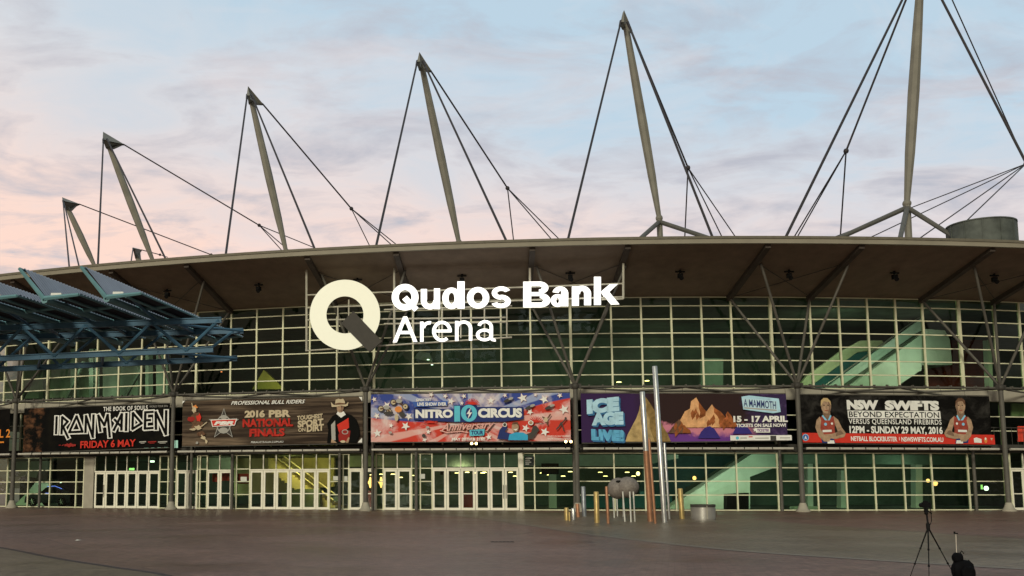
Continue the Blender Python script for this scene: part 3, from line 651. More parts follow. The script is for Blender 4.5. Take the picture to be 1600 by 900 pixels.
# ------------------------------------------------------------------ lit sign over the entrance
P0 = A(th(480, 420, 113.4)[0], 113.4, 0); P1 = A(th(975, 405, 113.4)[0], 113.4, 0)
SU = (P1 - P0).normalized(); SN = Vector((SU.y, -SU.x, 0))          # SN points out to the plaza
def sgn(x, y, out=0.0):     # a point of the sign's own vertical plane on the given sight line
    X, Y, Z = ray(x, y); n = SN; t = n.dot(Vector((P0.x, P0.y, 0)) + n * out) / (n.x * X + n.y * Y)
    return Vector((X * t, Y * t, EYE + Z * t))
sign = thing('illuminated_sign', sgn(728, 548), 'glowing white sign with big round emblem hung under the eaves', 'sign')
LIT = mat('lit_sign_white', (1, 1, 1), .4, emit=(1.0, 1.0, 0.97), es=1.05)
LITC = mat('lit_sign_cream', (.3, .29, .23), .4, 0, .03, emit=(0.76, 0.73, 0.53), es=.80)
def sign_text(body, x0, y0, x1, y1, name, m_, sh=0.0, **kw):
    pts, fs = fit_text(body, x0, y0, x1, y1, **kw); xm = (x0 + x1) / 2
    mb = MB(); k = len(pts)
    pts = [(x, y + sh * (x - xm)) for x, y in pts]
    mb.add([sgn(x, y, .16) for x, y in pts], fs); mb.add([sgn(x, y, .0) for x, y in pts], [f[::-1] for f in fs])
    ed = {}
    for f in fs:
        for i in range(len(f)):
            e = (f[i], f[(i + 1) % len(f)]); ed[e] = 1
    side = [(a, b, b + k, a + k) for (a, b) in ed if (b, a) not in ed]
    mb.f += [list(s) for s in side]; mb.m += [0] * len(side)
    return mb.build(name, m_, sign)
def shape_poly(pts, n=1): return pts
def band(cx, cy, ro, ri, a0, a1, n=28):          # elliptical band between two angles (degrees, y down)
    P = []
    for k in range(n + 1):
        a = radians(a0 + (a1 - a0) * k / n); P.append((cx + ro[0] * cos(a), cy + ro[1] * sin(a)))
    for k in range(n, -1, -1):
        a = radians(a0 + (a1 - a0) * k / n); P.append((cx + ri[0] * cos(a), cy + ri[1] * sin(a)))
    return P
def bandq(cx, cy, ro, ri, a0, a1, n=28):
    P = band(cx, cy, ro, ri, a0, a1, n); m = n + 1
    return [[P[k], P[k + 1], P[2 * m - 2 - k], P[2 * m - 1 - k]] for k in range(n)]
def rect(x0, y0, x1, y1): return [[(x0, y0), (x1, y0), (x1, y1), (x0, y1)]]
def oval(x0, y0, x1, y1, wx, wy, a0=0, a1=360, n=36):
    cx, cy, rx, ry = (x0 + x1) / 2, (y0 + y1) / 2, (x1 - x0) / 2, (y1 - y0) / 2
    return bandq(cx, cy, (rx, ry), (rx - wx, ry - wy), a0, a1, n)
def glyph(name, m_, quads):
    mb = MB()
    for i, q in enumerate(quads):
        o = .16 + .0008 * (i % 7); k = len(q); f = [sgn(x, y, o) for x, y in q]; bk = [sgn(x, y, 0.0 + .0005 * (i % 5)) for x, y in q]
        mb.add(f + bk, [list(range(k)), list(range(k, 2 * k))[::-1]] + [(j, k + j, k + (j + 1) % k, (j + 1) % k) for j in range(k)])
    return mb.build(name, m_, sign)
B_ = 'bold_letter'
glyph(B_, LIT, oval(612, 443.6, 654, 485.2, 11, 9.6) + [[(628.5, 468), (635.5, 462), (654, 481), (647.5, 487)]])
glyph(B_, LIT, rect(657.5, 451.5, 667.2, 469) + rect(678, 450.6, 687.6, 483) + bandq(671.8, 469, (14.3, 14.6), (5.2, 6.4), 0, 180) )
glyph(B_, LIT, oval(691, 449.2, 720, 483, 9.8, 8.2) + rect(714.6, 439.6, 726, 482.2))
glyph(B_, LIT, oval(729.5, 448.4, 764.5, 482.2, 10.2, 8.2))
def ess(x0, y0, x1, y1, w):
    ym = (y0 + y1) / 2; h = (y1 - y0); rx = (x1 - x0) / 2; cx = (x0 + x1) / 2; r1 = h / 4 + w * .25
    return bandq(cx + .3, y0 + r1, (rx - .6, r1), (rx - w * 1.15, r1 - w * .9), 92, 335, 22) + bandq(cx - .3, y1 - r1, (rx, r1), (rx - w * 1.15, r1 - w * .9), -92, 160, 22)
glyph(B_, LIT, ess(767.5, 447.4, 798.5, 481.4, 7.8))
glyph(B_, LIT, rect(817.5, 440, 830, 480.5) + bandq(842, 449.6, (15, 10), (4.5, 2.6), -90, 90, 16) + rect(829, 439.8, 843, 447) + rect(829, 456.3, 843, 462.6) + bandq(843.5, 469.2, (16.6, 11.2), (5, 3.4), -90, 90, 16) + rect(829, 472.6, 845, 480.4))
glyph(B_, LIT, oval(860.5, 459.5, 882, 479.6, 8.6, 5.8) + rect(876.6, 457, 888, 478.6) + bandq(875.5, 458.5, (12.4, 11), (2.6, 3.8), 190, 360, 18))
glyph(B_, LIT, rect(893.5, 447.5, 904.5, 477.8) + rect(912.6, 459, 923.6, 477) + bandq(909.5, 459.5, (14.2, 13.2), (3.2, 5), 180, 360, 18))
glyph(B_, LIT, rect(928, 432.4, 939, 476.6) + [[(938.5, 456), (952.5, 444.2), (965.5, 443.6), (943.5, 464)]] + [[(941.5, 459.5), (951, 455), (968, 475.6), (954.5, 476)]])
T_ = 'thin_letter'
glyph(T_, LIT, [[(630, 494.6), (636, 494.4), (620, 535), (613.6, 535)], [(630, 494.6), (636, 494.4), (652.2, 534.2), (645.8, 534.4)]] + rect(622, 517, 644, 522))
glyph(T_, LIT, rect(656.4, 502.5, 661.8, 534) + bandq(671, 513, (11.8, 11.2), (6.6, 6.2), 182, 285, 14))
glyph(T_, LIT, oval(675.2, 501.2, 706, 534.2, 5.6, 5, 50, 362, 34) + rect(678, 515, 705.4, 519.4))
glyph(T_, LIT, rect(711, 501.5, 716.4, 532.8) + rect(732.6, 513.5, 738, 532.2) + bandq(724.6, 513.8, (13.4, 13.2), (8, 8.3), 180, 360, 18))
glyph(T_, LIT, oval(743.6, 513.4, 770.4, 533.2, 5.4, 4.6) + rect(765, 511, 770.4, 530) + bandq(758, 511.4, (12.4, 11.2), (7, 6.6), 196, 360, 16) + bandq(773, 528.2, (8, 5.4), (2.7, .9), 75, 180, 8))
qc = (539, 492); ro, ri = 55, 29
def ring(mb, c, ro, ri, o0, o1, n=64):
    vs = []
    for k in range(n):
        a = 2 * pi * k / n
        for r, o in ((ro, o0), (ro, o1), (ri, o1), (ri, o0)): vs.append(sgn(c[0] + r * cos(a), c[1] + r * sin(a) * 1.0, o))
    mb.add(vs, [(k * 4 + j, ((k + 1) % n) * 4 + j, ((k + 1) % n) * 4 + (j + 1) % 4, k * 4 + (j + 1) % 4) for k in range(n) for j in range(4)])
mb = MB(); ring(mb, qc, ro, ri, 0.0, .30); mb.build('emblem_ring', LITC, sign)
mb = MB(); mb.prism([sgn(x, y, .33) for x, y in ((553, 487), (598, 534), (578, 551), (534, 506))], SN * .22); mb.build('emblem_bar', mat('dark_emblem_bar', (.045, .04, .033), .6), sign)
FR = mat('sign_frame_steel', (.42, .40, .33), .5)
mb = MB()
def sb(x0, y0, x1, y1, r=.065, o=-.12): mb.tube(sgn(x0, y0, o), sgn(x1, y1, o), r, n=8)
for x, y0, y1 in ((479, 420, 549), (616, 406, 540), (828, 402, 480), (974, 404, 467)): sb(x, y0, x, y1, .07)
for xa, ya, xb, yb in ((479, 461, 974, 443), (479, 481, 974, 464), (479, 500, 790, 496), (479, 548, 800, 527), (600, 484, 800, 478), (974, 467, 940, 468), (600, 506, 792, 503)): sb(xa, ya, xb, yb, .05)
for x, y0, y1 in ((545, 468, 549), (528, 478, 549), (646, 484, 530), (691, 482, 530), (720, 482, 528), (757, 480, 528), (792, 479, 528), (686, 482, 530)): sb(x, y0, x, y1, .045)
mb.build('support_frame', FR, sign)

# ------------------------------------------------------------------ banners hung between the columns
class Banner:
    def __init__(s, quad, label):
        s.q = quad; (x0, a), (x1, b), (x2, c), (x3, d) = quad
        R = RC - .28
        # straight sheet stretched between its two ends
        tl, zt0 = th(x0, a, R); tr, zt1 = th(x1, b, R); zb0 = th(x3, d, R)[1]; zb1 = th(x2, c, R)[1]
        s.a, s.b = A(tl, R, 0), A(tr, R, 0); s.n = Vector(((s.b - s.a).normalized().y, -(s.b - s.a).normalized().x, 0))
        s.z = (zt0, zt1, zb0, zb1)
        s.root = thing('event_banner', s.P(.5, 1.0, -.02), label, 'banner', 'event banners hung along the front')
        s.layer = 0
    def P(s, u, v, out=0.0):        # v from the top
        zt = s.z[0] + (s.z[1] - s.z[0]) * u; zb = s.z[2] + (s.z[3] - s.z[2]) * u
        sag = 0.0
        p = s.a.lerp(s.b, u) + s.n * out; p.z = zt + (zb - zt) * v; return p
    def uv(s, x, y):
        (x0, a), (x1, b), (x2, c), (x3, d) = s.q; u = (x - x0) / (x1 - x0); t = a + (b - a) * u; bo = d + (c - d) * u
        return u, (y - t) / (bo - t)
    def at(s, x, y, out): u, v = s.uv(x, y); return s.P(u, v, out)
    def sheet(s, m_):
        mb = MB(); n = 24; m_n = 6; rnd = random.Random(len(s.root.name) + int(s.q[0][0]))
        ph = rnd.random() * 6
        def w(u, v): return .035 * sin(u * 23 + ph + v * 2) * (0.3 + v * .7) * .6 + .02 * sin(u * 51 + v * 5)
        fr = [s.P(i / n, j / m_n, w(i / n, j / m_n) - .07) for j in range(m_n + 1) for i in range(n + 1)]
        mb.add(fr, [(j * (n + 1) + i, j * (n + 1) + i + 1, (j + 1) * (n + 1) + i + 1, (j + 1) * (n + 1) + i) for j in range(m_n) for i in range(n)])
        o = mb.build('sheet', m_, s.root, True)
        mb = MB()
        mb.tube(s.P(0, -.012, -.10), s.P(1, -.012, -.10), .03, n=6); mb.tube(s.P(0, 1.012, -.10), s.P(1, 1.012, -.10), .03, n=6)
        for i in range(9):
            u = i / 8; mb.tube(s.P(u, -.01, -.10), s.P(u, -.01, -.10) + Vector((0, .1, 7.40 - s.P(u, 0).z)), .012, n=4)
        mb.build('batten', STEEL, s.root)
    def begin(s): s.mb = MB(); s.ms = []; return s
    def mi(s, m_):
        if m_ not in s.ms: s.ms.append(m_)
        return s.ms.index(m_)
    def poly(s, pts, m_, lift=None):
        s.layer += 1; o = .012 + s.layer * .0012
        s.mb.add([s.at(x, y, o) for x, y in pts], [list(range(len(pts)))], s.mi(m_))
    def text(s, body, x0, y0, x1, y1, m_, slope=0.0, **kw):
        s.layer += 1; o = .012 + s.layer * .0012; xm = (x0 + x1) / 2
        pts, fs = fit_text(body, x0, y0, x1, y1, **kw)
        u0, vm = s.uv(xm, (y0 + y1) / 2)
        # keep the line parallel to the banner's edges
        def tilt(x):
            (xa, a), (xb, b), (xc, c), (xd, d) = s.q
            return ((b - a) * (1 - vm) + (c - d) * vm) / (xb - xa)
        k = tilt(xm) + slope
        mb = MB(); mb.add([s.at(x, y + k * (x - xm), o) for x, y in pts], fs); mb.build('lettering', m_, s.root)
    def stroke(s, pts, w, m_, closed=False):
        s.layer += 1; o = .012 + s.layer * .0012
        for i in range(len(pts) - 1):
            a, b = Vector((*pts[i], 0)), Vector((*pts[i + 1], 0)); d = (b - a).normalized(); nn = Vector((-d.y, d.x, 0)) * w / 2; a2 = a - d * w * .35; b2 = b + d * w * .35
            s.mb.add([s.at(q.x, q.y, o + i * .0001) for q in (a2 - nn, b2 - nn, b2 + nn, a2 + nn)], [(0, 1, 2, 3)], s.mi(m_))
    def ell(s, cx, cy, rx, ry, m_, n=20, rot=0.0): s.poly([(cx + rx * cos(2 * pi * k / n) * cos(rot) - ry * sin(2 * pi * k / n) * sin(rot), cy + rx * cos(2 * pi * k / n) * sin(rot) + ry * sin(2 * pi * k / n) * cos(rot)) for k in range(n)], m_)
    def blob(s, cx, cy, rx, ry, m_, seed, n=18, j=.22):
        r_ = random.Random(seed); s.poly([(cx + rx * k_ * cos(2 * pi * i / n), cy + ry * k_ * sin(2 * pi * i / n)) for i in range(n) for k_ in (1 - j + 2 * j * r_.random(),)], m_)
    def star(s, cx, cy, r, m_, rot=0.0, inner=.42): s.poly([(cx + r * (1 if k % 2 == 0 else inner) * sin(pi * k / 5 + rot), cy - r * (1 if k % 2 == 0 else inner) * cos(pi * k / 5 + rot)) for k in range(10)], m_)
    def end(s, name): return s.mb.build(name, s.ms, s.root) if s.mb.f else None
def pm(n, c, var=.08, sc=2.0): return mat('print_' + n, c, .7, 0, var, sc, spec=.06)
PW = pm('white', (.80, .80, .76)); PR = pm('red', (.62, .045, .03)); PK = pm('black', (.005, .005, .0045)); PDR = pm('dark_red', (.30, .03, .025)); PSK = pm('skin', (.40, .27, .175), .3, 5); PSK2 = pm('skin_shade', (.22, .14, .095), .3, 5)
PG = pm('grey', (.38, .37, .34)); PDG = pm('dark_grey', (.07, .065, .06)); PTAN = pm('tan', (.55, .46, .31)); PBL = pm('blue', (.06, .13, .42)); PLB = pm('light_blue', (.25, .56, .76)); PCY = pm('cyan', (.12, .52, .66)); POR = pm('orange', (.72, .26, .07)); PPU = pm('purple', (.17, .06, .24)); PNV = pm('navy', (.03, .045, .16)); PPK = pm('pink', (.74, .40, .36)); PBR = pm('brown', (.14, .075, .045), .4, 5)
def art(name, fn):
    m = bpy.data.materials.new(name); m.use_nodes = True; t = m.node_tree; p = t.nodes['Principled BSDF']; p.inputs['Roughness'].default_value = .7; p.inputs['Specular IOR Level'].default_value = .06
    tcn = t.nodes.new('ShaderNodeTexCoord'); sp = t.nodes.new('ShaderNodeSeparateXYZ'); t.links.new(tcn.outputs['Generated'], sp.inputs[0])
    t.links.new(fn(t, tcn.outputs['Generated'], sp.outputs), p.inputs['Base Color']); return m
def stretch(t, v, sc):
    n = t.nodes.new('ShaderNodeMapping'); n.inputs['Scale'].default_value = sc; t.links.new(v, n.inputs[0]); return n.outputs[0]

# first, mostly outside the view
b = Banner(((-262, 642), (15.5, 639), (16.5, 712), (-262, 722)), 'black banner with orange date lettering, cut off by the left edge'); b.sheet(art('black_art', lambda t, g, s: mixc(t, ramp(t, noise(t, stretch(t, g, (8, 1, 2)), 3, 4), [(.4, 0.0), (.8, 1.0)]), (.004, .004, .004), (.012, .010, .008))))
b.begin(); OR2 = pm('amber', (.72, .25, .04))
b.text('APRIL 2', -22, 671, 17.5, 684, OR2, bold=.02); [b.stroke([(x, 691), (x + 4, 690.9)], 2.2, OR2) for x in (-12, -6, 0, 5)]; b.end('small_print')
# concert banner
b = Banner(((37, 638.5), (265, 630.5), (265.5, 698.5), (36, 707)), 'black concert banner with spiky white outlined lettering and a red date')
b.sheet(art('concert_art', lambda t, g, s: mixc(t, ramp(t, mth(t, 'MULTIPLY', ramp(t, s[0], [(.02, .9), (.12, 1.0), (.24, 0.0)]), noise(t, stretch(t, g, (11, 1, 4)), 1.6, 6, .65)), [(.42, 0.0), (.75, 1.0)]), mixc(t, ramp(t, noise(t, stretch(t, g, (8, 1, 2)), 2.2, 4), [(.4, 0.0), (.8, 1.0)]), (.004, .004, .004), (.011, .010, .007)), (.22, .10, .05))))
b.begin()
def zz_(pts): return [(x / 5.714, 590 + y / 5.714) for x, y in pts]
GL = [[(527, 352), (527, 498)], [(578, 500), (578, 352), (630, 392), (590, 440), (640, 536)], [(710, 345), (648, 487), (768, 482), (710, 345)], [(795, 488), (795, 342), (862, 530), (862, 335)], [(928, 478), (905, 338), (962, 425), (988, 332), (1012, 528)], [(1045, 470), (1112, 325), (1112, 466)], [(1050, 375), (1112, 440)], [(1152, 322), (1152, 470)], [(1208, 316), (1208, 458), (1285, 408), (1208, 316)], [(1378, 306), (1314, 310), (1314, 455), (1380, 450)], [(1314, 382), (1358, 379)], [(1408, 460), (1402, 308), (1492, 505), (1490, 298)]]
for g in GL: b.stroke(zz_(g), 7.8, PW)
for g in GL: b.stroke(zz_(g), 3.7, PK)
b.text('THE BOOK OF SOULS', 166, 634.5, 233.5, 641.5, PW, bold=.02, space=1.1); b.text('WORLD TOUR 2016', 236, 633.2, 263, 636.4, PG)
b.text('FRIDAY 6 MAY', 132, 687.5, 217, 699, PR, bold=.025)
b.end('lettering')
b.begin(); [b.stroke([(x, 695.6 + dy_), (x + 2.4, 695.4 - dy_)], h_, PDR) for x, dy_, h_ in ((98, 0, 1), (103, .5, 1.2), (108, 0, 3), (111, -.8, 4), (114.5, .6, 5), (118, -.5, 4), (121.5, 0, 3))]; b.end('emblem')
for x0, x1, c_ in ((223, 232, PG), (236, 247, PDR), (251, 263, PG)):
    b.begin(); b.stroke([(x0, 690.6), (x1, 690)], 1.8, c_); b.stroke([(x0 + 2, 692.6), (x1 - 2, 692.2)], 1.0, c_); b.end('small_print')
# bull riding banner
PR2 = pm('worn_red', (.45, .035, .025), .35, 6)
b = Banner(((285, 626), (566.5, 619.5), (566.5, 692), (285, 697)), 'brown timber patterned rodeo banner with a cowboy in a pale hat')
b.sheet(art('timber_art', lambda t, g, s: mixc(t, ramp(t, noise(t, stretch(t, g, (1.4, 1, 9)), 1.3, 6, .6, .6), [(.40, 0.0), (.78, 1.0)]), (.035, .024, .018), mixc(t, ramp(t, noise(t, stretch(t, g, (3, 1, 3)), 1.2, 3), [(.35, 0.0), (.7, 1.0)]), (.07, .05, .036), (.34, .25, .17)))))
b.begin()
for pts in (((285.3, 626.3), (289.5, 626.2), (285.3, 631)), ((566, 620), (561, 620.2), (566, 627)), ((566, 691.5), (559.5, 691.5), (566, 684))): b.poly(pts, PW)
b.text('PROFESSIONAL BULL RIDERS', 364, 625.5, 480, 631.5, PW, bold=.02, shear=.35)
b.text('2016', 386, 641, 418, 652.5, PTAN, bold=.05, space=.9); b.text('PBR', 424, 640.5, 458, 652, PTAN, bold=.05); b.text('NATIONAL', 383, 654, 462, 667, PR2, bold=.05); b.text('FINALS', 394, 669.5, 449, 682, PR2, bold=.05)
b.text('TOUGHEST', 468, 648, 507, 655, PTAN, -.08, bold=.04); b.text('SPORT', 469, 655.5, 508, 666.5, PTAN, -.08, bold=.05); b.text('ON', 470, 668.5, 481, 674.5, PTAN, -.08, bold=.03); b.text('DIRT', 483, 663.5, 509, 674, PTAN, -.08, bold=.05)
b.text('PBRAUSTRALIA.COM.AU', 397, 689.2, 447, 692, PW); b.end('lettering')
b.begin()                        # star badge
b.star(353, 663, 25.5, PG, 0, .40); b.star(353, 663, 23.2, PDG, 0, .38); b.ell(353, 663, 11.5, 14.5, PG); b.ell(353, 663, 9.8, 12.8, PDG); b.ell(353, 672, 7, 4, PG); b.ell(353, 652, 6, 3, PG)
b.poly([(332, 656), (374.5, 654.2), (371, 665), (335, 667)], PW); b.poly([(333.5, 657), (372.8, 655.4), (370, 664), (336, 666)], PR); b.text('PBR', 337, 658.2, 369, 664, PW, bold=.07, shear=.3); b.end('badge')
b.begin()                        # rider on a bull, small
for (cx, cy, rx, ry, c) in ((306, 636, 4, 3, POR), (305, 641, 3.5, 5, PTAN), (308, 652, 7, 8, PBR), (313, 653, 4, 6, PR), (300, 655, 6, 4, PDR), (311, 664, 9, 7, PBR), (312, 668, 6, 3.5, PTAN), (318, 678, 6, 4, PBR), (321, 684, 4, 3, PTAN), (304, 671, 5, 2, PTAN), (326, 690, 2, 3, PTAN), (311, 692, 2, 2, PG)): b.blob(cx, cy, rx, ry, c, int(cx * 7 + cy), 14, .3)
b.stroke([(303, 638), (301, 630)], 1.3, PTAN); b.stroke([(318, 666), (326, 660)], 1.5, PTAN); b.stroke([(318, 680), (327, 690)], 1.6, PTAN); b.end('rider_picture')
b.begin()                        # man in a pale hat, dark jacket
b.poly([(514, 692), (516, 672), (514, 662), (522, 650), (531, 646), (540, 645), (551, 649), (558, 656), (562, 668), (563, 680), (558, 692)], PK)
b.poly([(521, 688), (520, 664), (526, 657), (527, 688)], PG); b.poly([(529, 664), (546, 653), (547, 668), (533, 680)], PR); b.poly([(531, 680), (534, 672), (549, 673), (547, 690), (532, 690)], PDR); b.ell(541, 675, 5, 4, PG, 10); b.ell(541, 675, 3.6, 2.7, PDR, 10)
b.poly([(528, 647), (530, 643), (539, 643), (542, 648), (535, 653)], PW); b.ell(533.5, 637, 5.2, 8.0, PSK); b.poly([(534, 630), (538.5, 632), (538, 643), (535, 645)], PSK2)
b.ell(531.7, 636, .9, .6, PK, 8); b.ell(535.8, 636, .9, .6, PK, 8); b.stroke([(531.5, 641), (535.5, 641)], .7, PSK2)
b.poly([(519.5, 628), (521, 636), (527, 636), (535, 633.5), (541, 635.5), (545, 634), (546, 628), (542, 632), (524, 633)], PTAN); b.poly([(525.5, 633), (527, 624.5), (531, 623), (534, 624), (538, 623), (540.5, 627), (541.5, 633), (533, 631.5)], PTAN); b.poly([(525.6, 632.6), (541.4, 632.2), (541.2, 630.4), (533, 629.4), (526, 630.6)], PBR)
b.poly([(520, 692), (521, 686), (527, 690), (529, 692)], PSK); b.poly([(542, 692), (546, 683), (548, 684), (546, 692)], PSK); b.ell(538, 690, 4, 2, PTAN, 10); b.end('cowboy_picture')
# motor show banner
b = Banner(((579.5, 616), (890.5, 613.5), (893.5, 689), (580, 690.5)), 'red, white and blue stars and stripes motor show banner')
def nitro(t, g, s):
    x, z = s[0], s[2]
    an = mth(t, 'ARCTAN2', mth(t, 'SUBTRACT', z, .42), mth(t, 'MULTIPLY', mth(t, 'SUBTRACT', x, .5), 3.2))
    ray_ = ramp(t, mth(t, 'SINE', mth(t, 'ADD', mth(t, 'MULTIPLY', an, 17.0), noise(t, stretch(t, g, (3, 1, 1)), 2, 3))), [(.35, 0.0), (.65, 1.0)])
    cl_ = ramp(t, noise(t, stretch(t, g, (5, 1, 1.6)), 1.6, 6, .6, .5), [(.46, 0.0), (.66, 1.0)])
    up = mixc(t, ray_, (.05, .08, .32), (.32, .38, .58)); dn = mixc(t, ray_, (.60, .06, .04), (.72, .38, .34))
    wv = mth(t, 'ADD', mth(t, 'SUBTRACT', z, .5), mth(t, 'MULTIPLY', mth(t, 'SINE', mth(t, 'MULTIPLY', x, 5.2)), .10))
    wv = mth(t, 'SUBTRACT', wv, mth(t, 'MULTIPLY', mth(t, 'MAXIMUM', mth(t, 'SUBTRACT', x, .7), 0.0), .9))
    base = mixc(t, ramp(t, wv, [(.0, 0.0), (.02, 1.0)]), dn, up)
    return mixc(t, mth(t, 'MULTIPLY', cl_, .8), base, (.78, .68, .66))
b.sheet(art('stars_art', nitro))
rn = random.Random(4)
for x, y, r in ((585, 624, 4), (605, 634, 6.5), (626, 621, 3), (589, 650, 5), (640, 651, 6), (590, 677, 7), (635, 666, 7), (665, 687, 4), (707, 627, 6), (727, 619, 4), (769, 626, 6), (818, 622, 7.5), (851, 624, 7), (875, 618, 4), (881, 640, 8), (829, 644, 5), (822, 669, 6), (851, 675, 7), (845, 660, 3), (791, 618, 3), (765, 683, 5), (612, 665, 4), (838, 617, 3), (676, 617, 4), (698, 619, 4), (654, 628, 4), (671, 675, 4), (724, 630, 3)):
    b.begin(); ro_ = rn.random() * 1.2 - .6; b.star(x, y, r + .8, PPK, ro_); b.star(x, y, r, PW, ro_); b.end('printed_star')
for cx, cy, n_ in ((740, 632, 12), (675, 661, 11), (838, 660, 11)):           # fireworks
    b.begin()
    for k in range(n_): a = pi + pi * k / (n_ - 1); b.stroke([(cx, cy), (cx + 11 * cos(a), cy + 9 * sin(a))], 1.1, PR)
    b.end('printed_firework')
b.begin()
b.poly([(648, 637), (712, 640), (712, 634), (748, 634), (748, 636), (819, 636), (819, 655), (790, 659), (715, 660), (648, 656)], PNV)
b.poly([(646, 628), (702, 627), (701, 634), (650, 636)], PBL)
b.text('GREATEST', 652, 623, 676, 627, PW, bold=.03); b.text('LIVE SHOW EVER', 654, 629, 700, 634.5, PW, bold=.04)
b.text('NITRO', 651, 640, 710, 653.5, PW, bold=.06); b.text('CIRCUS', 749, 638, 817, 653, PW, bold=.06)
b.text('1', 711, 633.5, 722, 660, PNV, bold=.12); b.text('1', 712, 634.5, 721, 659, PCY, bold=.08)
b.ell(735, 646, 13.6, 14.2, PNV); b.ell(735, 646, 12.6, 13.2, PCY); b.ell(735, 646, 5.2, 8.4, PNV); b.poly([(738, 637), (731, 647.5), (735, 647), (732.5, 656), (740, 644.5), (736, 645)], PW)
b.text('Anniversary', 690, 659, 775, 677, PBR, -.06, bold=.05, shear=.45); b.text('Anniversary', 690.5, 659.5, 774, 675.5, PPK, -.06, bold=.02, shear=.45); b.stroke([(690, 673), (700, 676), (722, 674), (733, 676)], 1.6, PPK)
b.poly([(735.5, 672), (759, 670.5), (758, 680.5), (735.5, 681.5)], PCY); b.text('TOUR', 738, 673, 757, 679.5, PNV, bold=.05)
b.text('MAY 20TH & 21ST', 708, 684, 760, 688.5, PW, bold=.04); b.text('TICKETS ON SALE THURSDAY', 855, 680.5, 889, 683, PW); b.text('WWW.TICKETEK.COM.AU', 855, 684.5, 888, 687, PW); b.end('lettering')
for cx, cy in ((596, 639), (616, 629)):     # riders on motorbikes
    b.begin()
    for o in (0, 19 if cx == 616 else 13): b.ell(cx + o, cy + o * .35, 5, 5, PDG, 14); b.ell(cx + o, cy + o * .35, 3.6, 3.6, PTAN, 14); b.ell(cx + o, cy + o * .35, 1.2, 1.2, PDG, 8)
    b.stroke([(cx, cy), (cx + 8, cy - 1), (cx + 15, cy + 5)], 2.2, PBR); b.ell(cx + 9, cy - 2, 5, 3.4, PG, 10); b.end('motorbike_picture')
b.begin(); b.ell(624, 640, 6, 5, POR, 9); b.ell(630, 648, 5, 4, PDG, 9); b.ell(621, 653, 3, 6, PTAN, 9); b.end('rider_picture'); b.begin()
for x, y, rx_, ry_, c_ in ((664, 681, 3, 3, PDG), (611, 676, 3, 2, PG), (670, 668, 3, 2, PG), (608, 646, 8, 3, PDG)): b.begin(); b.ell(x, y, rx_, ry_, c_, 9); b.end('wheel_picture')
b.begin()
for x, y in ((858, 637), (828, 637), (795, 626)): b.begin(); b.ell(x, y, 7, 2.6, PDG, 10, -.4); b.ell(x + 5, y - 3, 4, 2, PG, 10, -.3); b.end('motorbike_picture')
b.begin()
b.stroke([(848, 652), (855, 655), (860, 648)], 2, PBR); b.stroke([(855, 655), (855, 664)], 2, PBR); b.ell(853, 656, 3, 4, PTAN, 9); b.end('rider_picture'); b.begin()
b.stroke([(869, 671), (876, 663), (883, 655)], 2, PDG); b.stroke([(877, 663), (880, 673)], 1.8, PDG); b.ell(883, 654, 1.8, 2, PDG, 9); b.stroke([(876, 660), (872, 668)], 1.5, PDG); b.end('rider_picture'); b.begin()
b.poly([(778, 686), (782, 672), (789, 664), (794, 668), (790, 675), (800, 678), (796, 687)], PNV); b.poly([(832, 686), (843, 672), (838, 665), (833, 666), (830, 676), (822, 679), (824, 687)], PDG)
b.poly([(795, 688), (797, 679), (806, 676), (818, 676), (825, 680), (825, 688)], pm('shirt_blue', (.05, .38, .62))); b.ell(806, 668, 5.5, 7, PSK); b.poly([(800, 664), (803, 660), (810, 660), (812, 666), (808, 663)], PBR); b.poly([(803, 671), (810, 670), (807, 673.5)], PW); b.ell(790, 664, 3.4, 3.4, PW, 10); b.ell(790, 664, 2.4, 2.6, PDG, 10); b.ell(830, 661, 4.2, 3.8, PW, 10); b.ell(830, 661, 2.8, 2.6, PSK, 10); b.end('rider_picture')
# ice show banner
b = Banner(((907.5, 614.5), (1228.5, 615.5), (1232.5, 688), (908, 691.5)), 'purple and orange ice show banner with chunky pale blue letters')
def ice(t, g, s):
    x, z = s[0], s[2]; n_ = noise(t, stretch(t, g, (4, 1, 1.5)), 2.6, 8, .68, .6); zf = mth(t, 'ADD', z, mth(t, 'MULTIPLY', mth(t, 'SUBTRACT', n_, .5), .55)); x = mth(t, 'ADD', x, mth(t, 'MULTIPLY', mth(t, 'SUBTRACT', noise(t, stretch(t, g, (4, 1, 1.5)), 4.0, 5), .5), .10))
    c = mixc(t, ramp(t, zf, [(.30, 0.0), (.36, 1.0)]), mixc(t, ramp(t, zf, [(.10, 0.0), (.22, 1.0)]), (.15, .05, .26), (.60, .22, .30)), (.035, .02, .02))
    c = mixc(t, ramp(t, x, [(.26, 1.0), (.34, 0.0)]), c, (.045, .022, .08)); return mixc(t, ramp(t, x, [(.78, 0.0), (.86, 1.0)]), c, mixc(t, ramp(t, n_, [(.5, 0.0), (.62, 1.0)]), (.04, .025, .075), (.10, .06, .16)))
b.sheet(art('ice_art', ice))
